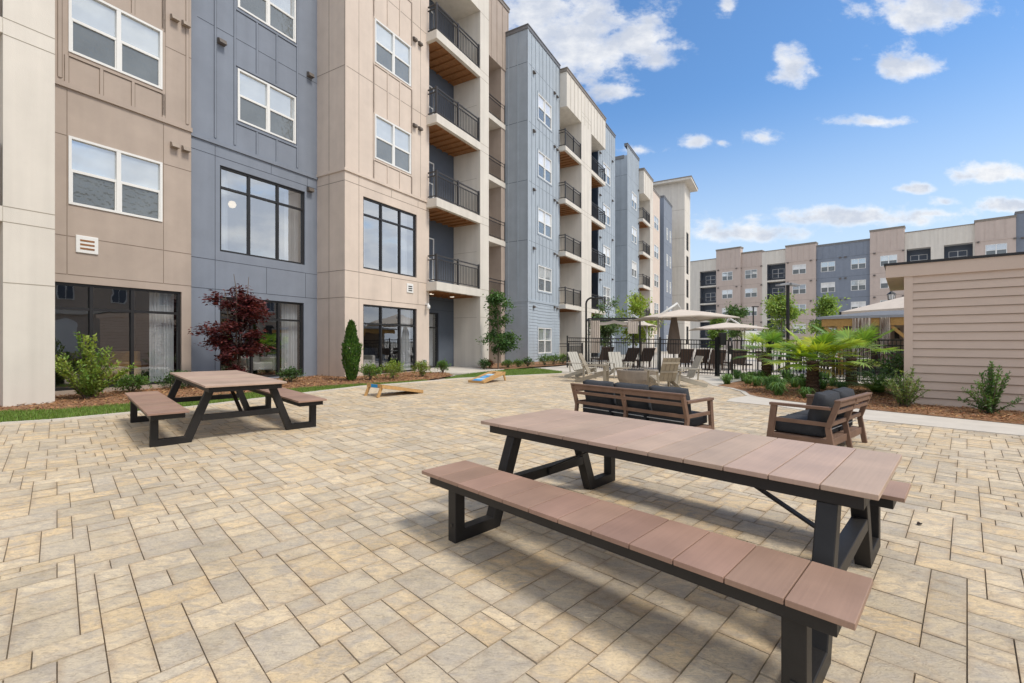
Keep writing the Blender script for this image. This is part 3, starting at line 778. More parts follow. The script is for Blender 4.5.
# --- balcony stack beside it
w = MB(); wall_front(w, 14.45, 17.55, -13.33, .1, 21, [(14.75, 16.35, .25, 2.72)])
vjoint(w, 15.6, -13.33, 2.9, 17); hjoint(w, 14.5, 17.5, -13.33, 2.85); hjoint(w, 14.5, 17.5, -13.33, 3.3)
w.build('wall', [M['slate'], M['blue_dk']], B)
store_window(B, 14.75, 16.35, .25, 2.72, -13.33, (15.5,), 2.05, M['glass_dark'], curtains=((15.75, 16.25),))
for k in range(4):
    z = 3.85 + 3.39 * k
    apt_window(B, 14.75, 16.0, z + .3, z + 2.2, -13.33, 'sky')
    balcony(14.35, 17.49, -11.8, -13.33, z, .35, side0=-12.3, posts=(15.85,))
w = MB(); w.face([(17.48, 11.99, .1), (17.48, 13.34, .1), (17.48, 13.34, 17), (17.48, 11.99, 17)])
for z in (2.55, 5.6, 9.0, 12.4): w.box(17.4765, 17.48, 12.0, 13.33, z - .006, z + .006, 1)
w.build('wall', [M['cream'], M['cream_dk']], B)
w = MB(); bb(w, 17.49, 18.21, -11.8, -13.6, .05, 21)
for z in (2.55, 3.5, 3.85, 6.89, 7.24, 10.28, 10.63, 13.67, 14.02, 16.7): hjoint(w, 17.49, 18.21, -11.8, z)
w.build('pier', [M['cream'], M['cream_dk']], B, bevel=.01)
w = MB(); bb(w, 14.35, 17.49, -11.8, -13.4, 16.72, 21); w.build('fascia', M['cream'], B)
for (s, zz) in ((15.0, 3.47), (16.4, 3.47)):
    sp = MB(); sp.lathe([(.001, zz - .05), (.09, zz - .05), (.1, zz - .02)], 12, s, 12.6); sp.build('soffit_light', M['spot'], B)
# --- recessed second balcony stack
w = MB(); wall_front(w, 18.2, 22.79, -15.0, .1, 17.2); 
for z in (3.6, 7.0, 10.4, 13.8): hjoint(w, 18.2, 22.79, -15.0, z)
bb(w, 22.32, 22.75, -13.62, -15.0, .1, 17.15)
vjoint(w, 21.9, -15.0, .1, 17)
w.build('wall', [M['tan'], M['tan_dk']], B)
for k in range(4):
    z = 3.84 + 3.39 * k
    balcony(18.21, 22.75, -13.58, -15.0, z, .30, wood=False)
w = MB(); bb(w, 18.21, 23.1, -13.58, -16, 17.15, 21.0)
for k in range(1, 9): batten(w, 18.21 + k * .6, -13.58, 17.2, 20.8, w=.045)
w.build('fascia', [M['tan'], M['tan_dk']], B)
cornice(10.28, 18.21, -11.9, 21.0, m='cap_tan'); cornice(18.21, 23.1, -13.58, 21.0, m='cap_tan')

# --- generic far bays
def lap(mb, s0, s1, q, z0, z1, m=0, step=.18):
    z = z0
    while z < z1 - .01:
        t = min(z + step, z1)
        mb.face([(s0, -q - .022, z), (s1, -q - .022, z), (s1, -q - .004, t), (s0, -q - .004, t)], m)
        mb.face([(s0, -q, z), (s1, -q, z), (s1, -q - .022, z), (s0, -q - .022, z)], m)
        z = t
def lap_side(mb, s, q0, q1, z0, z1, m=0, step=.18):
    z = z0
    while z < z1 - .01:
        t = min(z + step, z1)
        mb.face([(s - .022, -q1, z), (s - .022, -q0, z), (s - .004, -q0, t), (s - .004, -q1, t)], m)
        mb.face([(s - .022, -q0, z), (s - .022, -q1, z), (s, -q1, z), (s, -q0, z)], m)
        z = t
ROWS = [(.72, 2.25), (4.45, 5.96), (7.85, 9.36), (11.24, 12.76), (14.64, 16.16)]
def blue_bay(s0, s1, q, top, wins, side=None, sidetop=None, styles=('sky', 'sky', 'blind', 'blind', 'blind'), rows=ROWS):
    w = MB(); hs = [(a, b, c, d) for (a, b) in wins for (c, d) in rows]
    wall_front(w, s0, s1, q, .1, top, hs)
    zz = 3.72
    for h in hs[:0]: pass
    n = int((s1 - s0) / .47)
    for k in range(n + 1):
        s = s0 + .03 + (s1 - s0 - .06) * k / n
        segs = [(3.85, top - .1)]
        for (a, b, c, d) in hs:
            if a - .08 < s < b + .08:
                new = []
                for (u, v) in segs:
                    if c > u: new.append((u, min(v, c - .07)))
                    if d < v: new.append((max(u, d + .07), v))
                segs = [x for x in new if x[1] - x[0] > .1]
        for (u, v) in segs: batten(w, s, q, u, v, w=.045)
    lo = [h for h in hs if h[3] < 3.6]
    xs = [s0] + [v for h in lo for v in (h[0] - .08, h[1] + .08)] + [s1]
    for k in range(0, len(xs), 2): lap(w, xs[k], xs[k + 1], q, .2, zz)
    for h in lo: lap(w, h[0] - .08, h[1] + .08, q, .2, h[2] - .08); lap(w, h[0] - .08, h[1] + .08, q, h[3] + .08, zz)
    for h in hs:
        a, b, c, d = h
        for (x0, x1, y0, y1) in ((a - .08, a, c - .08, d + .08), (b, b + .08, c - .08, d + .08), (a, b, d, d + .08), (a, b, c - .08, c)): bb(w, x0, x1, q, q + .03, y0, y1)
    bb(w, s0 - .025, s0 + .1, q, q + .03, .2, top - .2)
    for z in (7.2, 10.6, 14.0, 17.3): hjoint(w, s0, s1, q, z)
    if side is not None:
        st = sidetop or top
        w.face([(s0, -q, .1), (s0, -q, st), (s0, -side, st), (s0, -side, .1)][::-1])
        lap_side(w, s0, q - .02, side, .2, zz)
        for k in range(1, 5): w.box(s0 - .022, s0, -q + k * .62, -q + k * .62 + .045, 3.85, st - .1, 0)
        for z in (7.2, 10.6, 14.0, 17.3): w.box(s0 - .0035, s0, -q, -side, z - .01, z + .01, 1)
        w.box(s0 - .03, s0, -q - .03, -side, 3.70, 3.83, 0)
    bb(w, s0 - .03, s1, q, q + .045, 3.70, 3.83)
    w.build('wall', [M['blue2'], M['blue_dk']], B)
    for (a, b) in wins:
        for (c, d), st in zip(rows, styles): apt_window(B, a, b, c, d, q, st)
blue_bay(22.79, 27.19, -12.15, 19.35, [(24.08, 25.96)], side=-17.0)
cornice(22.79, 27.19, -12.15, 19.4, ret=-17.0)
for k in range(5):
    z = 3.1 + 3.4 * k
    vent_hood(23.5, -12.15, z + .35, k=1.1)
    vent_hood(26.35, -12.15, z + .5, k=1.0); vent_hood(26.75, -12.15, z + .45, k=1.0)
# cream bay with balconies both sides of a pier
def cream_bay(s0, p0, p1, s1, q, top, bot, th=.28, dark_right=True, slab_over=.18):
    w = MB(); bb(w, s0, s1, q, q - 1.9, bot, top)
    n = int((s1 - s0) / .6)
    for k in range(1, n): batten(w, s0 + k * (s1 - s0) / n, q, bot + .05, top - .2, w=.04)
    w.build('fascia', [M['cream'], M['cream_dk']], B)
    w = MB(); bb(w, p0, p1, q, q - 1.6, .05, bot)
    for k in range(5): hjoint(w, p0, p1, q, 3.55 + 3.4 * k); hjoint(w, p0, p1, q, 3.83 + 3.4 * k)
    w.build('pier', [M['cream'], M['cream_dk']], B)
    w = MB(); wall_front(w, s0, p0, q - 1.6, .1, bot); 
    w.face([(p0 - .01, -q + .2, .1), (p0 - .01, -q + 1.6, .1), (p0 - .01, -q + 1.6, bot), (p0 - .01, -q + .2, bot)])
    w.build('wall', [M['cream'], M['cream_dk']], B)
    w = MB(); wall_front(w, p1, s1 + 3.6, q - 1.6, .1, top - .4); 
    w.build('wall', [M['slate'] if dark_right else M['tan'], M['blue_dk']], B)
    for k in range(4):
        z = 3.83 + 3.4 * k
        balcony(s0 - slab_over, p0, q, q - 1.55, z, th, side0=q - .5, posts=((s0 + p0) / 2,))
        if s1 > p1 + .5: balcony(p1, s1, q, q - 1.55, z, th, side1=q - .5, posts=((s1 + p1) / 2,))
        apt_window(B, s0 + .5, s0 + 1.8, z + .25, z + 2.2, q - 1.6, 'sky')
    cornice(s0, s1, q, top, m='cap_tan', ret=q - 1.6)
cream_bay(27.21, 29.80, 31.75, 34.96, -11.64, 19.1, 16.65)
# ground floor patio rails of that bay
for a, b in ((27.3, 29.7), (31.85, 34.8)): railing(B, a, b, -11.55, .2, side0=-12.2)
blue_bay(34.8, 39.23, -12.2, 19.5, [(36.0, 37.85)])
cornice(34.8, 39.23, -12.2, 19.55)
for k in range(5): vent_hood(38.4, -12.2, 3.4 + 3.4 * k, k=1.1); vent_hood(35.2, -12.2, 3.0 + 3.4 * k, k=1.1)
w = MB(); wall_front(w, 39.23, 42.91, -17.0, .1, 18.8); w.build('wall', [M['blue'], M['blue_dk']], B)
blue_bay(42.91, 47.2, -12.15, 20.2, [(44.4, 46.25)], side=-17.0, sidetop=19.15)
cornice(42.91, 47.2, -12.15, 20.25)
w = MB(); bb(w, 42.84, 43.1, -12.46, -17, 18.9, 19.2); w.build('cornice', M['cap'], B)
for k in range(5): vent_hood(46.8, -12.15, 3.3 + 3.4 * k, k=1.1)
cream_bay(47.15, 49.9, 51.1, 51.2, -11.64, 19.2, 16.65)
w = MB(); hs5 = [(54.0, 56.2, c, d) for c, d in ROWS]
wall_front(w, 51.2, 57.0, -12.15, .1, 19.0, hs5)
w.build('wall', [M['tan2'], M['tan_dk']], B); cornice(51.2, 57.0, -12.15, 19.05, m='cap_tan')
for h in hs5: apt_window(B, *h, -12.15)
w = MB(); wall_front(w, 57.0, 59.36, -17, .1, 18); w.build('wall', [M['blue'], M['blue_dk']], B)
w = MB(); hs6 = [(s, s + .9, c, d) for c, d in ROWS for s in (60.9, 62.9)]
wall_front(w, 59.36, 64.6, -12.15, .1, 19.8, hs6)
w.face([(59.36, 12.15, .1), (59.36, 12.15, 19.8), (59.36, 17, 19.8), (59.36, 17, .1)][::-1])
for z in (3.7, 7.2, 10.6, 14.0, 17.3): hjoint(w, 59.36, 64.6, -12.15, z)
w.build('wall', [M['blue'], M['blue_dk']], B); cornice(59.36, 64.6, -12.15, 19.85, ret=-17)
for h in hs6: apt_window(B, *h, -12.15)
# corner tower
w = MB(); st = [(69.0, 70.9, 1.0 + 3.4 * k, 3.6 + 3.4 * k) for k in range(5)]
wall_front(w, 67.5, 72.4, -11.0, .1, 23.9, st)
w.face([(67.5, 11, .1), (67.5, 11, 23.9), (67.5, 16, 23.9), (67.5, 16, .1)][::-1])
for z in (4, 8, 12, 16, 20): w.box(67.48, 67.5, 11, 16, z - .012, z + .012, 1); hjoint(w, 67.5, 72.4, -11.0, z)
for k in range(1, 6): w.box(67.47, 67.5, 11 + k * .85, 11.05 + k * .85, 16.1, 22.6, 0)
w.build('tower_wall', [M['cream'], M['cream_dk']], B)
for h in st: store_window(B, *h, -11.0, (69.95,), h[3] - .8, M['glass_dark'], depth=1)
w = MB(); bb(w, 66.7, 72.9, -10.0, -17, 23.9, 24.2); w.build('tower_roof', M['cream'], B)
w = MB(); bb(w, 66.65, 72.95, -9.95, -17, 24.21, 24.32); w.build('tower_roof_edge', M['cap_tan'], B)
w = MB(); wall_front(w, 64.6, 67.5, -14.5, .1, 17); wall_front(w, 72.4, 76.5, -14.5, .1, 17); w.build('wall', [M['cream'], M['cream_dk']], B)
# roof slabs closing the volumes
w = MB()
for a, b, q, z in ((-8, 10.2, -13.9, 19.2), (10.3, 18.2, -12.4, 20.7), (18.2, 22.7, -13.7, 20.6), (22.85, 27.1, -12.2, 19.0), (27.3, 34.9, -11.8, 18.7), (34.9, 39.2, -12.3, 19.1), (43.0, 47.1, -12.3, 18.8), (47.2, 57, -12.3, 18.7), (59.4, 64.5, -12.3, 19.4), (39.1, 43.0, -17.1, 18.5), (57, 59.4, -17.1, 17.7), (64.5, 67.6, -14.6, 16.8), (72.3, 76.5, -14.6, 16.8)):
    bb(w, a, b, q, -30, z - .2, z)
w.build('roof', M['cap'], B)

# ------------------------------------------------------------------ far building across the pool
FB = empty('apartment_building', (47.5, 79.5, 0), rad(-45), 'distant tan, cream and blue apartment block across the pool with low parapet roofs', 'building')
FROWS = [(2.75, 4.4), (6.15, 7.75), (9.55, 11.15), (12.95, 14.55)]
def fsec(u0, u1, off, top, m, dk, wins=(), capm='cap_tan', batt=True):
    w = MB(); hs = [(a, b, c, d) for a, b in wins for c, d in FROWS]
    wall_front(w, u0, u1, -off, -.3, top, hs)
    for a in (u0, u1): w.face([(a, off, -.3), (a, off + 1.2, -.3), (a, off + 1.2, top), (a, off, top)])
    if batt:
        n = max(2, int((u1 - u0) / .8))
        for k in range(1, n): bb(w, u0 + k * (u1 - u0) / n - .03, u0 + k * (u1 - u0) / n + .03, -off, -off + .03, 15.3, top - .1)
    bb(w, u0, u1, -off, -off + .05, 15.1, 15.25)
    for z in (1.7, 5.1, 8.5, 11.9): hjoint(w, u0, u1, -off, z, w=.03)
    w.build('wall', [M[m], M[dk]], FB)
    for h in hs: apt_window(FB, *h, -off, R.choice(('sky', 'blind', 'sky')))
    c = MB(); c.box(u0 - .08, u1 + .08, off - .1, off + 1.5, top, top + .12); c.box(u0 - .05, u1 + .05, off - .06, off + 1.4, top - .2, top); c.build('cornice', M[capm], FB)
    for a, b in wins:
        for c_, d in FROWS: vent_hood(a - .7, -off, d + .5, FB, k=1.6); vent_hood(b + .7, -off, d + .5, FB, k=1.6)
def fbal(u0, u1, off, dep=1.5):
    w = MB(); wall_front(w, u0, u1, -(off + dep), -.3, 15.2)
    for a in (u0, u1): w.face([(a, off, -.3), (a, off + dep, -.3), (a, off + dep, 15.2), (a, off, 15.2)])
    w.build('wall', M['slate'], FB)
    c = (u0 + u1) / 2
    for k in range(5):
        z = -1.2 + 3.4 * k
        if k < 4:
            s = MB(); s.box(u0 - .002, u1 + .002, off - .04, off + dep, z + 3.02, z + 3.3); o = s.build('balcony', M['cream'], FB)
            r = MB(); zz = z + 3.3; 
            for hz in (.1, .95, 1.05): r.box(u0, u1, off + .02, off + .06, zz + hz - .025, zz + hz + .025)
            n = int((u1 - u0) / .14)
            for j in range(n): r.box(u0 + j * .14, u0 + j * .14 + .02, off + .03, off + .05, zz + .1, zz + 1.0)
            r.build('railing', M['rail'], o)
            apt_window(FB, c - 1.0, c + .9, zz + .5, zz + 2.1, -(off + dep), 'blind')
def fcream(u0, u1, off, top, bal):
    w = MB(); hs = [(a, b, -.3, 15.2) for a, b in bal]
    wall_front(w, u0, u1, -off, -.3, top, hs, rev=.3)
    n = int((u1 - u0) / .9)
    for k in range(1, n): bb(w, u0 + k * (u1 - u0) / n - .03, u0 + k * (u1 - u0) / n + .03, -off, -off + .03, 15.5, top - .15)
    w.build('wall', [M['cream'], M['cream_dk']], FB)
    c = MB(); c.box(u0 - .05, u1 + .05, off - .08, off + 1.5, top, top + .12); c.build('cornice', M['cap_tan'], FB)
    for a, b in bal: fbal(a, b, off)
fcream(-26, -11.4, 0, 17.35, [(-14.7, -11.55)])
fsec(-11.4, -7.0, -.4, 18.9, 'tan_far', 'tan_dk', [(-10.3, -8.4)])
fsec(-7.0, -3.5, 0, 17.8, 'tan_far', 'tan_dk', [(-6.35, -4.3)])
fcream(-3.5, .35, 0, 17.5, [(-2.65, .25)])
fsec(.35, 4.8, -.35, 17.95, 'tan_far', 'tan_dk', [(1.4, 3.4)])
fsec(4.8, 11.95, 0, 17.4, 'blue', 'blue_dk', [(5.45, 7.4), (9.5, 11.4)], capm='cap')
fsec(11.95, 16.0, -.4, 18.6, 'tan_far', 'tan_dk', [(13.2, 15.2)])
fcream(16.0, 23.4, 0, 17.65, [(16.25, 18.9), (20.3, 23.2)])
fsec(23.4, 27.2, -.4, 18.0, 'tan_far', 'tan_dk', [(24.4, 26.4)])
fsec(27.2, 36, 0, 18.5, 'blue', 'blue_dk', [(28.5, 30.4), (33, 35)], capm='cap')
w = MB()
for a, b, z in ((-26, -11.4, 16.9), (-11.4, -3.5, 17.3), (-3.5, 12, 17.1), (12, 36, 17.2)): w.box(a, b, 1.2, 16, z - .2, z)
w.build('roof', M['cap'], FB)
# vertical stair window strip at its left end
for k in range(4): store_window(FB, -16.6, -15.7, 1.0 + 3.4 * k, 3.6 + 3.4 * k, .02, (), 2.6 + 3.4 * k, M['glass_dark'], depth=1)

# ------------------------------------------------------------------ taupe storage building on the right
S = empty('storage_building', (8.9, 10.3, 0), rad(-41), 'low taupe storage building with horizontal lap siding and flat overhanging roof', 'building')
LX = 7.5; DP = 3.2          # local x along the front wall to the right, local y into the building
w = MB(); z = .0; step = .181
while z < 2.88:
    t = min(z + step, 2.9)
    w.face([(.13, -.030, z), (LX, -.030, z), (LX, -.006, t + .012), (.13, -.006, t + .012)])
    w.face([(.13, 0, z), (LX, 0, z), (LX, -.030, z), (.13, -.030, z)], 2); w.box(.13, LX, -.0305, -.028, z, z + .008, 2); w.box(.13, LX, -.0075, -.004, t - .016, t + .001, 2)  # dark underside and strips paint in the shadow line below each board
    z = t
w.box(.001, LX, .002, DP, 0, 2.9)
w.box(0, .13, -.034, .0, 0, 2.9, 1); w.box(-.02, .0, -.034, .12, 0, 2.9, 1)
w.build('wall', [M['taupe'], M['taupe_sh'], M['tan_dk']], S)
w = MB(); w.box(-.34, LX + .3, -.06, DP + .3, 2.885, 3.165); w.build('roof_fascia', M['taupe_sh'], S, bevel=.006)
w = MB(); w.box(-.37, LX + .34, -.09, DP + .34, 3.167, 3.215); w.build('roof_edge', M['drip'], S)

# clubhouse across the courtyard, seen only as a reflection in the glazing
K = empty('clubhouse', (0, 0, 0), TH, 'beige clubhouse with arched openings, mirrored faintly in the ground floor glass', 'building')
w = MB(); w.box(-14, 40, -30, -24, 0, 8.5); w.build('wall', M['stucco'], K)
w = MB(); w.box(-14.6, 40.6, -30.6, -23.2, 8.5, 9.3); w.build('roof', M['shingle'], K)
for k in range(14):
    a = MB(); x = -11 + k * 3.6; n = 12
    pts = [(x - .8, .5), (x + .8, .5)] + [(x + .8 * math.cos(math.pi * j / n), 2.6 + .8 * math.sin(math.pi * j / n)) for j in range(n + 1)]
    i = len(a.v); a.v += [(px, -23.95, pz) for px, pz in pts]; a.f.append(tuple(range(i, i + len(pts)))); a.m.append(0); a.c.append(None)
    a.build('arched_window', M['white'] if k % 3 else M['black'], K)
    a = MB(); a.box(x - .55, x + .55, -23.96, -23.9, 4.9, 6.4); a.box(x - .47, x - .03, -23.9, -23.88, 4.98, 6.32, 1); a.box(x + .03, x + .47, -23.9, -23.88, 4.98, 6.32, 1); a.build('window', [M['white'], M['slate']], K)
a = MB(); a.box(-14.1, 40.1, -24, -23.8, 3.75, 4.1); a.build('belt_trim', M['cream'], K)

# ------------------------------------------------------------------ picnic tables
def picnic_table(loc, rz, tilt, label):
    t = empty('picnic_table', loc, rz, label, 'picnic table', 'picnic tables on the paver patio')
    L = 2.62; n = 12; bw = L / n
    def boards(y0, y1, z, th, name, col):
        b = MB()
        for k in range(n):
            kk = R.uniform(.90, 1.08); c = (col[0] * kk, col[1] * kk * R.uniform(.98, 1.02), col[2] * kk)
            b.box(-L / 2 + k * bw + .0025, -L / 2 + (k + 1) * bw - .0025, y0, y1, z - th, z, 0, c)
        return b.build(name, M['plank'], t, bevel=.003)
    boards(-.50, .50, .76, .026, 'tabletop', (.455, .33, .255))
    boards(-1.085, -.665, .46, .026, 'bench_seat', (.335, .212, .158))
    boards(.665, 1.085, .46, .026, 'bench_seat', (.335, .212, .158))
    def apron(y0, y1, z0, z1, ins):
        a = MB(); x = L / 2 - ins
        a.box(-x, x, y0, y0 + .04, z0, z1); a.box(-x, x, y1 - .04, y1, z0, z1)
        a.box(-x, -x + .04, y0 + .04, y1 - .04, z0, z1); a.box(x - .04, x, y0 + .04, y1 - .04, z0, z1)
        a.build('apron', M['char'], t, bevel=.003)
    apron(-.45, .45, .664, .732, .06); apron(-1.05, -.70, .368, .432, .06); apron(.70, 1.05, .368, .432, .06)
    for sx in (-1, 1):
        x = sx * 1.06 - .05; hw = .043
        for sy in (-1, 1):
            f = MB()
            def Y(y): return sy * y
            # profile in the y-z plane: slanted leg, foot bar, outer upright
            prof = [(.34, .664), (.44, .664), (.675, .085), (.945, .085), (.945, .366), (1.03, .366), (1.03, 0), (.60, 0)]
            # split into convex quads
            quads = [((.345, .664), (.445, .664), (.668, .085), (.598, .0)), ((.598, 0), (.668, .085), (.945, .085), (1.03, 0)), ((.945, .085), (.945, .366), (1.03, .366), (1.03, 0))]
            for qd in quads:
                P = [(x - hw, Y(a), b) for a, b in qd] + [(x + hw, Y(a), b) for a, b in qd]
                if sy < 0: P = [P[3], P[2], P[1], P[0], P[7], P[6], P[5], P[4]]
                f.hexa(P)
            import bmesh
            o = f.build('leg', M['char'], t)
            bm = bmesh.new(); bm.from_mesh(o.data); bmesh.ops.remove_doubles(bm, verts=bm.verts, dist=.0005)
            seen = {}
            for fc in list(bm.faces):
                key = tuple(sorted(v.index for v in fc.verts)); seen.setdefault(key, []).append(fc)
            dead = [f_ for k_ in seen.values() if len(k_) > 1 for f_ in k_]
            bmesh.ops.delete(bm, geom=dead, context='FACES_ONLY'); bmesh.ops.recalc_face_normals(bm, faces=bm.faces)
            bm.to_mesh(o.data); bm.free()
            b = o.modifiers.new('Bevel', 'BEVEL'); b.width = .005; b.segments = 2; b.limit_method = 'ANGLE'; b.angle_limit = rad(25)
            g = MB(); g.box(x - .04, x + .04, min(Y(.62), Y(1.02)), max(Y(.62), Y(1.02)), -.006, .004); g.build('foot_pad', M['black'], o)
        sc_ = MB()
        for sy in (-1, 1):
            for yy, zz in ((1.0315, .40), (1.0315, .12)): sc_.box(x - .012, x + .012, min(sy * yy, sy * (yy + .004)), max(sy * yy, sy * (yy + .004)), zz - .012, zz + .012)
        sc_.build('bolt', M['black'], t, bevel=.003)
        c = MB(); c.box(x - .04, x + .04, -.485, .485, .27, .345); c.build('crossbar', M['char'], t, bevel=.004)
        d = MB(); d.beam((x - sx * .03, 0, .33), (sx * .36 - .05, 0, .675), .05, .012, side=(0, 1, 0))
        d.beam((x - sx * .045, -.03, .31), (x - sx * .045, .03, .31), .03, .05)
        d.build('brace', M['char'], t, bevel=.002)
    t.rotation_euler = (tilt[0], tilt[1], rz)
    return t
A_C = Vector((1.015, 3.245, 0))
picnic_table((A_C.x, A_C.y, 0), rad(135), (0, 0), 'long picnic table with brown plank top and benches in the near foreground')
picnic_table((-4.55, 7.17, gz(-4.55, 7.17)), rad(-45), (rad(-.28), rad(1.1)), 'farther picnic table with brown plank top, standing near the bark bed and red maple')

# ------------------------------------------------------------------ sofas
def cushion(mb, x0, x1, y0, y1, z0, z1, puff=.05, nx=8, ny=6, seed=0):
    """soft box: grid top/bottom with bulge"""
    rr = random.Random(seed); ph = rr.uniform(0, 6)
    idx = {}
    def add(p): mb.v.append(p); return len(mb.v) - 1
    rows = []
    for side in (0, 1):
        g = []
        for i in range(nx + 1):
            r = []
            for j in range(ny + 1):
                u = i / nx * 2 - 1; v = j / ny * 2 - 1
                b = (1 - u ** 4) * (1 - v ** 4)
                edge = 1 - .10 * (1 - (1 - u ** 6) * (1 - v ** 6))
                z = (z1 if side else z0) + (puff if side else -puff * .4) * (b - .6) + .008 * math.sin(u * 5 + ph) * math.cos(v * 4 + ph)
                x = (x0 + x1) / 2 + u * (x1 - x0) / 2 * edge; y = (y0 + y1) / 2 + v * (y1 - y0) / 2 * edge
                r.append(add((x, y, z)))
            g.append(r)
        rows.append(g)
    def F(f): mb.f.append(f); mb.m.append(0); mb.c.append(None)
    for i in range(nx):
        for j in range(ny):
            a = rows[1]; F((a[i][j], a[i + 1][j], a[i + 1][j + 1], a[i][j + 1]))
            a = rows[0]; F((a[i][j + 1], a[i + 1][j + 1], a[i + 1][j], a[i][j]))
    a, b = rows
    for i in range(nx):
        F((a[i][0], a[i + 1][0], b[i + 1][0], b[i][0])); F((a[i + 1][ny], a[i][ny], b[i][ny], b[i + 1][ny]))
    for j in range(ny):
        F((a[0][j + 1], a[0][j], b[0][j], b[0][j + 1])); F((a[nx][j], a[nx][j + 1], b[nx][j + 1], b[nx][j]))
def sofa(loc, rz, L, ncush, label, H=.70, nmid=1):
    """origin = middle of the back at the floor; the sofa faces +y, its back is at y=0"""
    o = empty('outdoor_sofa', loc, rz, label, 'sofa', 'wood framed patio sofas')
    h = L / 2; D = .74
    fr = MB()
    xs = [-h + .03] + [(-h + 2 * h * (k + 1) / (nmid + 1)) for k in range(nmid)] + [h - .03]
    for x in xs:
        p = MB(); top = Vector((x, -.05, H)); knee = Vector((x, .06, .36)); bot = Vector((x, .0, 0))
        p.beam(bot, knee + Vector((0, 0, .01)), .045, .06, side=(1, 0, 0)); p.beam(knee, top, .045, .06, side=(1, 0, 0))
        p.build('back_post', M['teak'], o, bevel=.004)
    for z, y, hh in ((H - .035, -.047, .065), (H - .13, -.022, .045), (.40, .05, .05)):
        fr.box(-h + .055, h - .055, y - .015, y + .017, z - hh / 2, z + hh / 2)
    fr.build('back_rail', M['teak'], o, bevel=.004)
    tr = MB(); tr.box(-h, h, -.08, -.012, H - .002, H + .022); tr.build('top_rail', M['teak'], o, bevel=.006)
    for sx in (-1, 1):
        a = MB(); x = sx * (h - .03)
        a.beam((x, D, 0), (x, D - .07, .585), .05, .075, side=(1, 0, 0))
        a.build('front_leg', M['teak'], o, bevel=.004)
        a = MB(); a.beam((x, .02, .60), (x, D - .02, .60), .075, .035, side=(1, 0, 0)); a.build('armrest', M['teak'], o, bevel=.004)
        a = MB(); a.beam((x, .05, .40), (x, D - .08, .40), .03, .05, side=(1, 0, 0)); a.beam((x, .03, .17), (x, D - .05, .17), .04, .09, side=(1, 0, 0))
        a.build('side_rail', M['teak'], o, bevel=.003)
    b = MB(); b.box(-h + .06, h - .06, .03, .055, .125, .215); b.box(-h + .06, h - .06, D - .07, D - .03, .125, .215)
    b.box(-h + .06, h - .06, .06, D - .08, .19, .215)
    b.build('seat_frame', M['teak'], o, bevel=.004)
    for k in range(ncush):
        a = -h + .065 + (L - .13) * k / ncush; e = -h + .065 + (L - .13) * (k + 1) / ncush
        m = MB(); cushion(m, a + .004, e - .004, .09, D + .02, .225, .40, .03, seed=k)
        s = m.build('seat_cushion', M['cushion'], o, smooth=True)
        g = MB(); g.tube([(a + .03, .088, .315), (e - .03, .088, .315)], .006, 6); g.build('piping', M['pipe'], s)
        m = MB(); cushion(m, a + .006, e - .006, -.22, .21, -.085, .085, .075, seed=k + 7)
        # stand the back cushion up, leaning on the back
        ca, sa = math.cos(rad(104)), math.sin(rad(104))
        m.v = [(x, .20 + (y * ca - z * sa), .575 + (y * sa + z * ca)) for x, y, z in m.v]
        m.build('back_cushion', M['cushion'], o, smooth=True)
    return o
so = sofa((1.70, 6.93, .0), rad(-45 - 6), 2.08, 3, 'three seat wood framed sofa with charcoal cushions, seen from behind beyond the near table', H=.70)
so.location.z = gz(1.7, 6.93) - .002
sofa((4.44, 5.97, 0), rad(39.5), 1.42, 2, 'two seat wood framed sofa with charcoal cushions facing left, in front of the walkway', H=.69)

# ------------------------------------------------------------------ adirondack chairs and fire pit
def adirondack(name_mat_back, loc, rz, label):
    o = empty('adirondack_chair', loc, rz, label, 'chair', 'adirondack chairs around the fire pit')
    m = M[name_mat_back]      # chair faces +y
    n = 4; wt = .50
    for k in range(n):
        b = MB(); x0 = -wt / 2 + k * wt / n
        y0, z0, y1, z1 = -.12, .30, -.44, .96 
        b.hexa([(x0 + .006, y0, z0), (x0 + wt / n - .006, y0, z0), (x0 + wt / n - .006, y0 - .028, z0 - .01), (x0 + .006, y0 - .028, z0 - .01),
                (x0 + .006, y1, z1), (x0 + wt / n - .006, y1, z1), (x0 + wt / n - .006, y1 - .028, z1 - .01), (x0 + .006, y1 - .028, z1 - .01)])
        b.build('back_slat', m, o, bevel=.004)
    b = MB(); b.box(-.25, .25, -.30, -.275, .52, .58); b.box(-.25, .25, -.43, -.405, .78, .84); b.build('back_rail', m, o, bevel=.003)
    b = MB()
    for k in range(5): y = -.10 + k * .115; z = .27 + .025 * k; b.hexa([(-.27, y, z), (.27, y, z), (.27, y + .105, z + .023), (-.27, y + .105, z + .023), (-.27, y, z + .022), (.27, y, z + .022), (.27, y + .105, z + .045), (-.27, y + .105, z + .045)])
    b.build('seat', m, o, bevel=.003)
    for sx in (-1, 1):
        b = MB(); b.box(sx * .37 - .06, sx * .37 + .06, -.33, .46, .555, .58); b.build('armrest', m, o, bevel=.004)
        b = MB(); b.beam((sx * .31, .42, 0), (sx * .31, .42, .555), .025, .10, side=(1, 0, 0)); b.build('front_leg', m, o, bevel=.003)
        b = MB(); b.beam((sx * .28, .43, .33), (sx * .28, -.56, .03), .025, .12, side=(1, 0, 0)); b.build('rear_leg', m, o, bevel=.003)
        b = MB(); b.beam((sx * .34, -.26, .56), (sx * .29, -.26, .22), .025, .06, side=(0, 1, 0)); b.build('arm_support', m, o, bevel=.003)
    return o
FP = Vector((3.95, 14.35))
def face_pit(x, y): return math.atan2(FP.y - y, FP.x - x) - math.pi / 2
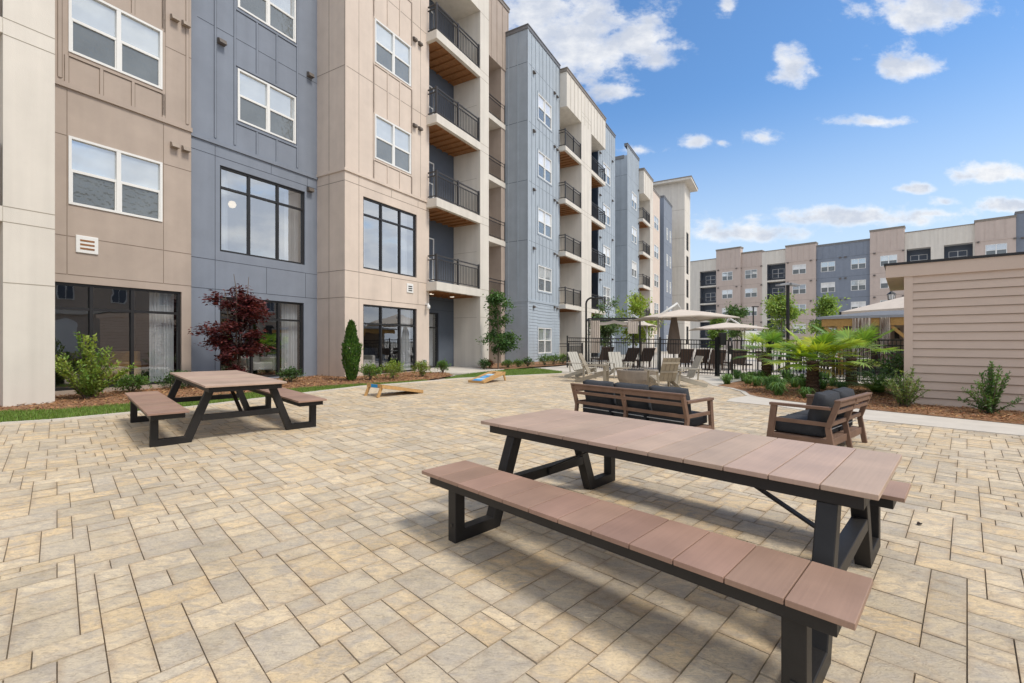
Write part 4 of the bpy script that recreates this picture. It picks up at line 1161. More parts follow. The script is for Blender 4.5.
for (x, y, m, lab, tw) in ((4.38, 13.05, 'adir_t', 'taupe slatted adirondack chair seen from behind, in front of the fire pit', -.22),
                       (5.5, 14.4, 'adir_m', 'rightmost grey adirondack chair, facing left to the fire pit', .0),
                       (4.02, 17.2, 'adir_w', 'pale grey adirondack chair facing the camera behind the fire pit', .15),
                       (2.72, 15.2, 'adir_t', 'taupe adirondack chair left of the fire pit, its back to the camera', .25),
                       (2.52, 16.6, 'adir_w', 'leftmost sunlit adirondack chair, partly hidden by the taupe one', .1)):
    z = gz(x, y) + (.01 if toSQ(x, y)[0] > 17.6 else 0)
    adirondack(m, (x, y, z), face_pit(x, y) + tw, lab)
fz = gz(FP.x, FP.y)
o = empty('fire_pit', (FP.x, FP.y, fz), 0, 'round taupe concrete fire pit bowl filled with dark lava rock', 'fire pit')
b = MB(); b.lathe([(.48, 0), (.52, .02), (.60, .22), (.64, .45), (.64, .50), (.52, .50), (.50, .44), (.001, .44)], 40); b.build('bowl', M['stone_ring'], o, smooth=False, bevel=.006)
b = MB()
for k in range(160):
    a = R.uniform(0, 6.28); r = .49 * math.sqrt(R.random()); s = R.uniform(.025, .05); x, y = r * math.cos(a), r * math.sin(a); z = .455 + R.uniform(0, .035)
    b.lathe([(.001, z - s * .6), (s * R.uniform(.6, 1), z), (.001, z + s * R.uniform(.5, .9))], 5, x, y)
b.build('lava_rock', M['lava'], o)

# ------------------------------------------------------------------ cornhole boards
def cornhole(loc, rz, label, design):
    """low end at y=0, raised end at y=1.2"""
    o = empty('cornhole_board', loc, rz, label, 'cornhole board', 'cornhole boards on the pavers')
    W2 = .305; L = 1.2; z0, z1 = .075, .30
    d = MB(); n = 20; hy = .98; hr = .076
    def zz(y): return z0 + (z1 - z0) * y / L
    ring = [(hr * math.cos(2 * math.pi * k / n), hy + hr * math.sin(2 * math.pi * k / n)) for k in range(n)]
    out = []
    for k in range(n):
        t = 2 * math.pi * k / n; c, s = math.cos(t), math.sin(t); f = min(W2 / max(abs(c), 1e-6), (L - hy if s > 0 else .5) / max(abs(s), 1e-6)); out.append((c * f, hy + s * f))
    for k in range(n):
        k2 = (k + 1) % n; d.face([(ring[k][0], ring[k][1], zz(ring[k][1])), (out[k][0], out[k][1], zz(out[k][1])), (out[k2][0], out[k2][1], zz(out[k2][1])), (ring[k2][0], ring[k2][1], zz(ring[k2][1]))])
    d.face([(-W2, 0, zz(0)), (W2, 0, zz(0)), (W2, .48, zz(.48)), (-W2, .48, zz(.48))])
    for c0, c1 in (((-W2, L), (-.2204, L)), ((W2, L), (.2204, L))): pass
    d.face([(-W2, L, zz(L)), (-W2, L - .22, zz(L - .22)), (-.22, L, zz(L))]); d.face([(W2, L, zz(L)), (.22, L, zz(L)), (W2, L - .22, zz(L - .22))])
    d.face([(-W2, .48, zz(.48)), (W2, .48, zz(.48)), (W2, .5, zz(.5)), (-W2, .5, zz(.5))])
    d.build('deck', M['pine'], o)
    f = MB()
    for x in (-W2, W2 - .035): f.hexa([(x, 0, 0), (x + .035, 0, 0), (x + .035, L, z1 - .09), (x, L, z1 - .09), (x, 0, z0 - .003), (x + .035, 0, z0 - .003), (x + .035, L, z1 - .003), (x, L, z1 - .003)])
    f.hexa([(-W2, -.02, 0), (W2, -.02, 0), (W2, .0, 0), (-W2, .0, 0), (-W2, -.02, z0), (W2, -.02, z0), (W2, .0, z0), (-W2, .0, z0)])
    f.box(-W2, W2, L, L + .02, z1 - .09, z1)
    f.build('frame', M['pine'], o, bevel=.003)
    for x in (-W2 + .06, W2 - .06):
        l = MB(); l.beam((x, L - .02, z1 - .04), (x, L + .10, 0), .035, .07, side=(1, 0, 0)); l.build('leg', M['pine'], o, bevel=.003)
    def band(y0, y1, x0, x1, m, k=.003):
        b = MB(); b.face([(x0, y0, zz(y0) + k), (x1, y0, zz(y0) + k), (x1, y1, zz(y1) + k), (x0, y1, zz(y1) + k)]); b.build('painted_mark', m, o)
    if design == 'stripe':
        band(.0, .16, -.18, .18, M['bluepaint']); band(.16, .30, -.16, .16, M['ltblue']); band(.33, .62, -.13, .13, M['bluepaint']); band(.66, .84, -.13, .13, M['ltblue'])
        band(.40, .46, -.08, .08, M['ltblue'], .005)
    else:
        band(1.07, 1.2, -.13, .13, M['bluepaint']); band(.2, .7, -.13, .13, M['ltblue'])
        b = MB(); b.face([(-.13, L + .0225, z1 - .085), (.13, L + .0225, z1 - .085), (.13, L + .0225, z1 - .003), (-.13, L + .0225, z1 - .003)]); b.build('painted_mark', M['bluepaint'], o)
    return o
cornhole((-2.50, 11.72, gz(-2.5, 11.7)), rad(141.7), 'pine cornhole board with blue mark, raised end towards the left, nearer the arborvitae', 'end')
cornhole((-1.12, 14.25, gz(-1.2, 14.3)), rad(-32), 'pine cornhole board with light and dark blue stripe, farther from the camera', 'stripe')

# ------------------------------------------------------------------ pool fence
def fence(a, b, label, post_every=2.1, ends=True, hgt=1.5):
    pa = W(*a); pb = W(*b); pa.z = zg(a[1]); pb.z = zg(b[1])
    o = empty('metal_fence', tuple(pa), 0, label, 'fence', 'black metal pool fencing')
    d = pb - pa; L = d.length; n = max(1, round(L / post_every))
    r = MB()
    for hz in (hgt - .03, hgt - .21, .12): r.beam(Vector((0, 0, hz)), d + Vector((0, 0, hz)), .032, .04)
    r.build('rail', M['metal_blk'], o)
    p = MB(); m = int(L / .105)
    for k in range(1, m):
        q = d * (k / m); p.box(q.x - .009, q.x + .009, q.y - .009, q.y + .009, q.z + .06, q.z + hgt - .03)
    p.build('picket_panel', M['metal_blk'], o)
    for k in range(n + 1):
        q = d * (k / n); t = MB(); t.box(q.x - .032, q.x + .032, q.y - .032, q.y + .032, q.z, q.z + hgt + .05); t.box(q.x - .04, q.x + .04, q.y - .04, q.y + .04, q.z + hgt + .05, q.z + hgt + .07)
        t.build('post', M['metal_blk'], o)
    return o
fence((20.75, -8.85), (20.30, -2.1), 'black metal picket fence behind the adirondack chairs')
fence((19.70, -.15), (18.55, 5.6), 'black metal picket fence behind the palms, running to the taupe storage building')
# gate
ga = W(20.28, -2.02); gb = W(19.74, -.22)
o = empty('metal_gate', tuple(ga), 0, 'black metal picket gate with dark latch box between the two fences', 'gate')
d = gb - ga; r = MB()
for hz in (1.46, 1.0, .12): r.beam(d * .04 + Vector((0, 0, hz)), d * .96 + Vector((0, 0, hz)), .035, .045)
for k in range(1, 17): q = d * (k / 17); r.box(q.x - .009, q.x + .009, q.y - .009, q.y + .009, .1, 1.46)
r.build('gate_leaf', M['metal_blk'], o)
for t in (0, 1):
    q = d * t; p = MB(); p.box(q.x - .06, q.x + .06, q.y - .06, q.y + .06, 0, 1.62); p.build('post', M['metal_blk'], o)
lb = MB(); q = d * .10; lb.box(q.x - .12, q.x + .12, q.y - .1, q.y + .1, 1.28, 1.78); lb.build('latch_box', M['metal_blk'], o, bevel=.01)
# hoop rail with panel in front of the gate
hp = W(18.95, -1.40); o = empty('access_post', tuple(hp), 0, 'bent black hoop post with dark panel standing before the gate', 'access post')
pd = (W(20.2, -1.75) - hp); pd.z = 0; pn = pd.normalized()
t = MB(); pts = [(0, 0, 0), (0, 0, 1.25)]
for k in range(1, 9): a = math.pi * k / 8; c = pn * (.33 * (1 - math.cos(a))); pts.append((c.x, c.y, 1.25 + .30 * math.sin(a)))
pts.append((pn.x * .66, pn.y * .66, 0)); t.tube(pts, .032, 10); t.build('hoop', M['metal_blk'], o, smooth=True)
t = MB(); t.beam(pn * .04 + Vector((0, 0, 1.1)), pn * .62 + Vector((0, 0, 1.1)), .03, .32); t.build('panel', M['metal_blk'], o, bevel=.004)

# ------------------------------------------------------------------ pool side furniture
def lounger(loc, rz, label):
    o = empty('pool_lounger', loc, rz, label, 'lounger', 'brown wicker loungers by the pool')
    b = MB(); b.hexa([(-.34, -.02, .36), (.34, -.02, .36), (.34, -.06, .33), (-.34, -.06, .33), (-.34, -.42, 1.03), (.34, -.42, 1.03), (.34, -.46, 1.0), (-.34, -.46, 1.0)]); b.build('backrest', M['wicker'], o, bevel=.01)
    b = MB(); b.box(-.34, .34, -.05, 1.35, .31, .37); b.build('seat', M['wicker'], o, bevel=.01)
    for x in (-.3, .3):
        for y in (.05, 1.25): l = MB(); l.box(x - .03, x + .03, y - .03, y + .03, 0, .31); l.build('leg', M['wicker'], o)
        l = MB(); l.beam((x, -.40, .95), (x, -.30, .0), .03, .04); l.build('rear_strut', M['wicker'], o)
    return o
lg = None
for (px, Y, rz, lab) in ((629, 23.2, 20, 'brown wicker lounger with raised back beside the cabana'), (645, 23.6, 14, 'brown wicker lounger right of the one beside the cabana'), (683, 22.6, 5, 'brown wicker lounger under the closed umbrella, left of a pair'),
                     (700, 22.8, -2, 'brown wicker lounger under the closed umbrella, right of a pair'), (716, 22.2, -6, 'brown wicker lounger just behind the gate post'), (737, 22.5, -8, 'brown wicker lounger seen through the gate'), (605, 24.4, 10, 'brown wicker lounger inside the cabana')):
    x = (px - 512) / 455 * Y; loc = (x, Y, gz(x, Y) + .002)
    lounger(loc, rad(rz), lab)
def cant_umbrella(loc, rz, label, size=3.5, ze=2.45, rise=.38):
    """pole at origin, canopy centre at +x"""
    o = empty('patio_umbrella', loc, rz, label, 'umbrella', 'tan cantilever umbrellas by the pool')
    h = size / 2; cx = 1.05
    b = MB(); b.box(-.35, .35, -.35, .35, 0, .08); b.build('base_plate', M['char'], o)
    b = MB(); b.tube([(0, 0, .08), (0, 0, ze + .02)], .05, 12); b.build('pole', M['mast'], o, smooth=True)
    b = MB(); b.tube([(-.12, 0, ze - .02), (cx - .15, 0, ze + rise + .28)], [.06, .05], 10); b.tube([(cx - .15, 0, ze + rise + .26), (cx, 0, ze + rise)], .03, 8); b.tube([(0, 0, ze - .5), (.35, 0, ze + .15)], .03, 8); b.build('arm', M['mast'], o, smooth=True)
    c = MB(); n = 8; z1 = ze + rise
    ring = []
    for k in range(8):
        a = rad(45 * k); f = h / max(abs(math.cos(a)), abs(math.sin(a)))
        ring.append((cx + f * math.cos(a), f * math.sin(a), ze - (.05 if k % 2 else -.03)))
    mid = [(cx + (x - cx) * .5, y * .5, ze + (z1 - ze) * .55) for x, y, _ in ring]
    for k in range(8):
        k2 = (k + 1) % 8
        c.face([mid[k], ring[k], ring[k2], mid[k2]]); c.face([(cx, 0, z1), mid[k], mid[k2]])
        c.face([ring[k], (ring[k][0], ring[k][1], ring[k][2] - .05), (ring[k2][0], ring[k2][1], ring[k2][2] - .05), ring[k2]])
    c.build('canopy', M['canvas'], o)
    r = MB()
    for k in range(8): r.beam((cx, 0, z1 - .06), (ring[k][0], ring[k][1], ring[k][2] - .03), .02, .03)
    r.build('rib', M['mast'], o)
    return o
cant_umbrella((6.62, 20.6, gz(6.6, 20.6)), rad(4), 'large tan cantilever umbrella with pale slanted arm, above the closed one')
cant_umbrella((14.0, 27.4, 0), rad(172), 'lower tan cantilever umbrella behind the gate', 3.5, 2.22, .36)
cant_umbrella((8.45, 28.5, 0), rad(150), 'small looking far tan cantilever umbrella between cabana and large umbrella', 2.9, 2.45, .4)
o = empty('patio_umbrella', (7.55, 21.2, gz(7.5, 21.2)), 0, 'closed taupe umbrella hanging folded behind the fence', 'umbrella')
b = MB(); n = 22; prof = [(.06, 2.62), (.10, 2.5), (.17, 2.0), (.24, 1.4), (.27, 1.0), (.20, .80)]
base = len(b.v)
for r_, z in prof:
    for j in range(n): a = 2 * math.pi * j / n; rr = r_ * (1 + .22 * math.cos(j * math.pi)); b.v.append((rr * math.cos(a), rr * math.sin(a), z))
for k in range(len(prof) - 1):
    for j in range(n): q = k * n; b.f.append((q + j, q + (j + 1) % n, q + n + (j + 1) % n, q + n + j)); b.m.append(0); b.c.append(None)
b.build('folded_canopy', M['canvas_dk'], o, smooth=True)
b = MB(); b.tube([(0, 0, 0), (0, 0, 2.72)], .03, 8); b.lathe([(.3, 0), (.3, .08), (.05, .1)], 16); b.build('pole', M['char'], o)
# cabana
o = empty('cabana', (5.40, 24.6, gz(5.4, 24.6)), rad(-6), 'square black framed cabana with tan side curtains and canopy strip', 'cabana')
for x in (-1.3, 1.3):
    for y in (-1.05, 1.05): b = MB(); b.box(x - .04, x + .04, y - .04, y + .04, 0, 2.45); b.build('post', M['metal_blk'], o)
b = MB()
for y in (-1.05, 1.05): b.box(-1.34, 1.34, y - .03, y + .03, 2.45, 2.53)
for x in (-1.3, 1.3): b.box(x - .03, x + .03, -1.02, 1.02, 2.45, 2.53)
b.build('top_frame', M['metal_blk'], o)
b = MB(); nn = 24
for k in range(nn):
    x0 = -1.25 + 2.5 * k / nn; x1 = -1.25 + 2.5 * (k + 1) / nn; f = lambda x: 2.40 - .10 * abs(math.sin(x * 2.6)); 
    b.face([(x0, -.95, f(x0)), (x1, -.95, f(x1)), (x1, .95, f(x1)), (x0, .95, f(x0))])
    b.face([(x0, -1.0, f(x0) - .14), (x1, -1.0, f(x1) - .14), (x1, -1.0, f(x1) + .02), (x0, -1.0, f(x0) + .02)])
b.build('canopy', M['canvas'], o)
def drape(x0, x1, y, z0, z1, amp=.03):
    d = MB(); n = 26; pv = None
    for k in range(n + 1):
        x = x0 + (x1 - x0) * k / n; yy = y + amp * math.sin(k * 1.3)
        if pv: d.face([(pv[0], pv[1], z0), (x, yy, z0), (x, yy, z1), (pv[0], pv[1], z1)])
        pv = (x, yy)
    return d
drape(-1.22, -.72, -1.05, .72, 2.40).build('curtain', M['canvas'], o, smooth=True)
drape(.70, 1.22, -1.05, 1.72, 2.40, .01).build('curtain', M['canvas'], o, smooth=True)
# lamps
o = empty('street_lamp', (3.42, 21.0, gz(3.4, 21)), 0, 'curved black lamp post left of the cabana', 'street lamp')
b = MB(); pts = [(0, 0, 0), (0, 0, 3.05)] + [(.28 * (1 - math.cos(a)), 0, 3.05 + .28 * math.sin(a)) for a in (rad(22), rad(45), rad(67), rad(90))] + [(.42, 0, 3.33)]
b.tube(pts, .045, 10); b.build('pole', M['metal_blk'], o, smooth=True)
b = MB(); b.box(.40, .78, -.12, .12, 3.28, 3.36); b.build('lamp_head', M['metal_blk'], o, bevel=.02)
o = empty('street_lamp', (11.55, 19.05, 0), rad(10), 'tall square black lamp post with two flat grey heads above the palms', 'street lamp')
b = MB(); b.box(-.048, .048, -.048, .048, 0, 3.78); b.box(-.16, .16, -.16, .16, 0, .06); b.build('pole', M['metal_blk'], o, bevel=.006)
for sx in (-1, 1): b = MB(); b.hexa([(sx * .05, -.16, 3.78), (sx * .48, -.14, 3.74), (sx * .48, .14, 3.74), (sx * .05, .16, 3.78), (sx * .05, -.16, 3.88), (sx * .48, -.14, 3.80), (sx * .48, .14, 3.80), (sx * .05, .16, 3.88)] if sx > 0 else [(-.48, -.14, 3.74), (-.05, -.16, 3.78), (-.05, .16, 3.78), (-.48, .14, 3.74), (-.48, -.14, 3.80), (-.05, -.16, 3.88), (-.05, .16, 3.88), (-.48, .14, 3.80)]); b.build('lamp_head', M['lamp_head'], o, bevel=.01)
o = empty('street_lamp', (24.5, 46.2, 0), 0, 'thin distant black lamp post before the tan wall of the far block', 'street lamp')
b = MB(); b.tube([(0, 0, 0), (0, 0, 4.9)], .07, 8); b.build('pole', M['metal_blk'], o); b = MB(); b.box(-.12, .5, -.12, .12, 4.9, 5.0); b.build('lamp_head', M['metal_blk'], o)
o = empty('street_lamp', (23.1, 27.7, -.62), 0, 'traditional black lantern on a post above the pavilion roof', 'street lamp')
b = MB(); b.tube([(0, 0, 0), (0, 0, 4.45)], .05, 10); b.lathe([(.10, .62), (.10, .9), (.05, 1.0)], 12); b.build('pole', M['metal_blk'], o)
b = MB(); b.lathe([(.04, 4.42), (.13, 4.52), (.17, 4.60)], 8); b.lathe([(.24, 4.92), (.13, 5.02), (.03, 5.12), (.001, 5.22)], 8)
for k in range(8): a = rad(45 * k); b.beam((.16 * math.cos(a), .16 * math.sin(a), 4.58), (.21 * math.cos(a), .21 * math.sin(a), 4.93), .02, .02)
o2 = b.build('lantern', M['metal_blk'], o); b = MB(); b.lathe([(.14, 4.60), (.185, 4.91)], 8); b.build('glass', M['curtain'], o2)
# white screen on posts
o = empty('screen_panel', (20.9, 39.6, 0), rad(-6), 'plain white rectangular panel between two dark posts beyond the pool', 'panel')
b = MB(); b.box(-.8, .8, -.03, .03, 1.0, 2.35); b.build('board', M['white'], o)
for x in (-.86, .86): b = MB(); b.box(x - .05, x + .05, -.05, .05, 0, 2.45); b.build('post', M['metal_blk'], o)
# patio dining sets behind the right fence
def dining_chair(loc, rz, label):
    o = empty('patio_chair', loc, rz, label, 'chair', 'dark patio chairs behind the fence')
    b = MB(); b.box(-.25, .25, -.25, .25, .42, .47); b.build('seat', M['wicker'], o)
    b = MB(); b.hexa([(-.25, -.25, .47), (.25, -.25, .47), (.25, -.21, .47), (-.25, -.21, .47), (-.25, -.36, .95), (.25, -.36, .95), (.25, -.32, .95), (-.25, -.32, .95)]); b.build('backrest', M['wicker'], o)
    for x in (-.23, .23):
        for y in (-.23, .23): l = MB(); l.box(x - .02, x + .02, y - .02, y + .02, 0, .42); l.build('leg', M['metal_blk'], o)
        l = MB(); l.box(x - .025, x + .025, -.28, .25, .64, .67); l.build('armrest', M['metal_blk'], o)
    return o
def dining_table(loc, label):
    o = empty('patio_table', loc, rad(30), label, 'table', 'dark patio tables behind the fence')
    b = MB(); b.box(-.6, .6, -.6, .6, .70, .74); b.build('tabletop', M['mast'], o, bevel=.01)
    for x in (-.52, .52):
        for y in (-.52, .52): l = MB(); l.box(x - .03, x + .03, y - .03, y + .03, 0, .70); l.build('leg', M['metal_blk'], o)
    return o
for k, (x, y, pos) in enumerate(((13.6, 18.6, 'left'), (16.2, 18.4, 'right'), (12.9, 21.6, 'middle'))):
    dining_table((x, y, .002), {'left': 'pale topped patio table under the middle palm crown', 'right': 'pale topped patio table seen beside the taupe storage building', 'middle': 'pale topped patio table seen between the two palms'}[pos])
    for j in range(4):
        a = rad(30 + 90 * j + R.uniform(-8, 8)); 
        dining_chair((x + 1.0 * math.cos(a), y + 1.0 * math.sin(a), .002), a + rad(90), 'dark wicker chair set round a pale patio table behind the palms')
# pavilion
PV = empty('pavilion', (13.42, 20.0, 0), rad(-41), 'open timber pavilion with low grey shingle roof and honey coloured beams', 'pavilion')
b = MB(); x0, x1, y0, y1 = 0, 7.0, 0, 4.2; ze = 2.50; zr = 2.78
b.face([(x0, y0, ze), (x1, y0, ze), (x1 - 2, 2.1, zr), (x0 + 2, 2.1, zr)]); b.face([(x1, y1, ze), (x0, y1, ze), (x0 + 2, 2.1, zr), (x1 - 2, 2.1, zr)])
b.face([(x0, y1, ze), (x0, y0, ze), (x0 + 2, 2.1, zr)]); b.face([(x1, y0, ze), (x1, y1, ze), (x1 - 2, 2.1, zr)])
b.build('roof', M['shingle'], PV)
b = MB(); b.box(x0, x1, y0, y0 + .04, ze - .10, ze - .004); b.box(x0, x0 + .04, y0 + .04, y1, ze - .10, ze - .004)
b.build('roof_fascia', M['lamp_head'], PV)
b = MB(); b.box(x0 + .15, x1, y0 + .06, y0 + .22, ze - .42, ze - .06); b.box(x0 + .15, x0 + .35, y0 + .22, y1 - .2, ze - .42, ze - .06)
for x in (.5, 1.1, 1.7, 2.9, 3.5): b.beam((x, y0 + .25, ze - .12), (x, y1 - .3, ze - .12), .08, .12)
b.box(x0 + .36, x1, y0 + .22, y1 - .2, ze - .05, ze - .02)
b.build('beam', M['timber'], PV)
for x in (.82, 3.05):
    p = MB(); p.box(x - .11, x + .11, y0 + .05, y0 + .27, 0, ze - .425); o2 = p.build('post', M['timber'], PV)
    p = MB()
    for sx in (-1, 1): p.beam((x + sx * .08, y0 + .16, ze - .95), (x + sx * .55, y0 + .16, ze - .46), .12, .12, side=(0, 1, 0))
    p.build('knee_brace', M['timber'], o2)
b = MB(); b.box(.6, 6.5, 2.9, 3.2, 0, ze - .14); b.build('back_wall', M['stucco'], PV)
b = MB(); b.box(2.55, 2.72, 2.83, 2.895, 1.55, 2.0); b.build('wall_sconce', M['metal_blk'], PV)
b = MB(); b.box(1.6, 4.6, 2.0, 2.88, 0, 1.0); b.build('counter', M['shingle'], PV)
for x, wd_, lab in ((1.55, .62, 'wider'), (2.30, .34, 'narrower')):
    o = tag(drape(-wd_ / 2, wd_ / 2, 0, .55, 2.30, .04).build('sheer_drape', M['sheer'], None, smooth=True), {'wider': 'translucent streaked brownish drape hanging at the pavilion eave, the wider left one', 'narrower': 'translucent pale drape hanging at the pavilion eave, the narrower right one'}[lab], 'drape', 'sheer drapes on the pavilion')
    o.location = (13.42 + x * .7547 - .05 * .656, 20.0 - x * .656 - .05 * .7547, .1); o.rotation_euler = (0, 0, rad(-41))
# large tan canopy behind
o = empty('shade_canopy', (22.6, 25.0, 0), rad(15), 'large pale tan canopy peak rising behind the pavilion roof', 'canopy')
b = MB(); pk = (0, 0, 4.15); cs = [(-2.9, -2.4, 3.15), (2.9, -2.4, 3.15), (2.9, 2.4, 3.15), (-2.9, 2.4, 3.15)]
for k in range(4): b.face([cs[k], cs[(k + 1) % 4], pk]); b.face([cs[k], (cs[k][0], cs[k][1], 2.98), (cs[(k + 1) % 4][0], cs[(k + 1) % 4][1], 2.98), cs[(k + 1) % 4]])
b.build('fabric', M['canvas'], o)
for c in cs: b = MB(); b.tube([(c[0], c[1], 0), (c[0], c[1], 3.15)], .06, 8); b.build('post', M['metal_blk'], o)

# ------------------------------------------------------------------ vegetation
def rvec(rr=R):
    while True:
        v = Vector((rr.uniform(-1, 1), rr.uniform(-1, 1), rr.uniform(-1, 1)))
        if .05 < v.length < 1: return v.normalized()
def shade(col, k, rr=R): 
    h = rr.uniform(.88, 1.12)
    return (col[0] * k * h, col[1] * k, col[2] * k / h)
def stems(mb, h, n, spread, r0, rr, top=.8):
    tips = []
    for k in range(n):
        a = 2 * math.pi * k / n + rr.uniform(-.5, .5); sp = spread * rr.uniform(.35, 1)
        p1 = Vector((math.cos(a) * sp * .35, math.sin(a) * sp * .35, h * .35)); p2 = Vector((math.cos(a) * sp, math.sin(a) * sp, h * top * rr.uniform(.7, 1.1)))
        mb.tube([(rr.uniform(-.03, .03), rr.uniform(-.03, .03), -.03), p1, p2], [r0, r0 * .7, r0 * .25], 5)
        tips.append((p1, p2))
    return tips
def shrub(name, loc, h, w, n, ls, cols, label, cat='shrub', group=None, branchy=.5, seed=1, clump=9, flat=0.0, top_light=.5, shell=.35, upright=.2, base=0.12):
    rr = random.Random(seed); o = empty(name, loc, rr.uniform(0, 6), label, cat, group)
    b = MB(); stems(b, h, 6, w * .4, .014 + .008 * h, rr); b.build('stem', M['bark'], o)
    f = MB(); cl = []
    for k in range(max(4, n // clump)):
        # clump centre inside an irregular ellipsoid
        d = rvec(rr); rad_ = (shell + (1 - shell) * rr.random()) 
        rr_ = rad_ * (1 + branchy * (rr.random() - .5))
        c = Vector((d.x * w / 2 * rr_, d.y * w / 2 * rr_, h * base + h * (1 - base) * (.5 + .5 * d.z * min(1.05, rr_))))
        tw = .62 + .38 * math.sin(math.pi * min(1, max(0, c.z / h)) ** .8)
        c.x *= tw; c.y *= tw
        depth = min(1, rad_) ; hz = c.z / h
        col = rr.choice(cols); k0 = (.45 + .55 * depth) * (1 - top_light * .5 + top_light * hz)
        out = Vector((c.x, c.y, (c.z - h * .35))).normalized()
        cs = ls * rr.uniform(1.0, 1.8)
        for j in range(clump):
            dd = (out * rr.uniform(.2, 1) + rvec(rr) * .9 + Vector((0, 0, upright))).normalized(); dd.z *= 1 - flat
            p = c + rvec(rr) * cs * rr.uniform(.1, 1.1)
            if p.z < .01: p.z = .02
            nn = (Vector((0, 0, 1)) + rvec(rr) * .7)
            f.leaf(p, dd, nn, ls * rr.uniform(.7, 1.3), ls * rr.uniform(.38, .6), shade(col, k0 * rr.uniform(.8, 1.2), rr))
    f.build('foliage', M['leaf'], o)
    return o
GR = [(.11, .21, .04), (.08, .165, .035), (.14, .25, .055)]
YG = [(.25, .35, .06), (.18, .28, .05), (.29, .37, .08)]
DG = [(.045, .105, .028), (.065, .135, .035), (.085, .165, .045)]
RED = [(.13, .028, .034), (.09, .022, .028), (.18, .045, .042)]
def shoot_shrub(name, loc, h, w, n, ls, cols, label, seed, lo=.45, group=None):
    rr = random.Random(seed); o = empty(name, loc, 0, label, 'shrub', group); b = MB(); f = MB()
    for k in range(n):
        a = 6.283 * k / n * 3.3 + rr.uniform(-.4, .4); out = rr.random() ** .7; top = h * (1 - .62 * out ** 1.6) * rr.uniform(.72, 1.04); rr_ = w / 2 * out * rr.uniform(.8, 1.1)
        p0 = Vector((rr.uniform(-.05, .05), rr.uniform(-.05, .05), -.02)); p1 = Vector((math.cos(a) * rr_ * .45, math.sin(a) * rr_ * .45, top * .45)); p2 = Vector((math.cos(a) * rr_, math.sin(a) * rr_, max(.1, top)))
        b.tube([p0, p1, p2], [.012, .008, .003], 5); col = rr.choice(cols)
        m = int(26 * (p2 - p0).length / .8) + 8
        for j in range(m):
            t = lo * .5 + (1 - lo * .5) * (j + rr.random()) / m; p = p0.lerp(p1, t * 2) if t < .5 else p1.lerp(p2, t * 2 - 1); ax = (p2 - p1).normalized()
            for q_ in range(3):
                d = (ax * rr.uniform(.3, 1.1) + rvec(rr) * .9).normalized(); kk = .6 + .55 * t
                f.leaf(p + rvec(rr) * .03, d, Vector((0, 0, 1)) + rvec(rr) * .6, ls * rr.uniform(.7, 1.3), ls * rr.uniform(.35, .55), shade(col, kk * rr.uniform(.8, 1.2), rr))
    b.build('stem', M['bark'], o); f.build('foliage', M['leaf'], o); return o
def at(s, q, dz=.03): p = W(s, q); return (p.x, p.y, zg(q) + dz)
def tree(loc, h, w, trunk_h, n, ls, cols, label, seed, multi=1, flat=0., r0=.045, clump=10, group=None, name='tree', conic=.3, base_frac=None, gap=.0, lean=0):
    rr = random.Random(seed); o = empty(name, loc, 0, label, 'tree', group)
    b = MB(); tips = []
    for m in range(multi):
        a = 6.28 * m / max(1, multi) + rr.random(); off = (0 if multi == 1 else .12)
        pts = [Vector((0, 0, -.05))]; nseg = 6; top = h * (.9 if multi == 1 else rr.uniform(.7, .92))
        for k in range(1, nseg + 1):
            t = k / nseg; sw = off * 3 * w * .5 * t
            pts.append(Vector((math.cos(a) * sw + rr.uniform(-.03, .03) * h * .3, math.sin(a) * sw + rr.uniform(-.03, .03) * h * .3, top * t)))
        rs = [r0 * (1 - .85 * k / nseg) for k in range(nseg + 1)]
        b.tube(pts, rs, 7)
        nl = 13 // multi + 3
        for k in range(nl):
            t = max(trunk_h / h + .02, rr.uniform(trunk_h / h, .93)); i = min(nseg - 1, int(t * nseg / .9 * .9)); p0 = pts[i].lerp(pts[i + 1], t * nseg - i if 0 <= t * nseg - i <= 1 else .5)
            hz = (p0.z - trunk_h) / (h - trunk_h + 1e-6); prof = math.sin(math.pi * min(1, max(.08, hz * .85 + .18))) ** .7 * (1 - conic * hz)
            aa = rr.uniform(0, 6.28); L = w / 2 * prof * rr.uniform(.7, 1.12)
            p2 = p0 + Vector((math.cos(aa) * L, math.sin(aa) * L, L * rr.uniform(.1, .7) * (1 - flat))); pm = p0.lerp(p2, .5) + Vector((0, 0, L * .08))
            b.tube([p0, pm, p2], [r0 * .4, r0 * .25, r0 * .08], 5); tips.append((p0, pm, p2))
    b.build('trunk', M['bark'], o)
    f = MB(); nc = n // clump
    for k in range(nc):
        p0, pm, p2 = rr.choice(tips); t = rr.uniform(.25, 1.08); c = p0.lerp(pm, t * 2) if t < .5 else pm.lerp(p2, t * 2 - 1)
        c = c + rvec(rr) * w * rr.uniform(.02, .17) * (Vector((1, 1, 1 - .75 * flat)).length / 1.73)
        if flat: c.z = c.z - (rvec(rr).z * 0)
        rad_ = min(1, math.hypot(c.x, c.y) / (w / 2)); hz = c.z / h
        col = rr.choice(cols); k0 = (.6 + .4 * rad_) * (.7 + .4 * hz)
        cs = ls * rr.uniform(1, 2.0)
        for j in range(clump):
            dd = (Vector((c.x, c.y, 0)).normalized() * .5 + rvec(rr)).normalized() if c.length > .01 else rvec(rr); dd.z = dd.z * (1 - flat) - .15
            pv = rvec(rr) * cs * rr.uniform(.2, 1.2); pv.z *= 1 - .6 * flat
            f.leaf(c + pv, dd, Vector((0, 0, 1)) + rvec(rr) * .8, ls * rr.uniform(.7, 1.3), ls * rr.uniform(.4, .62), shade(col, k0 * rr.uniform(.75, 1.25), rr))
    f.build('crown', M['leaf'], o)
    return o
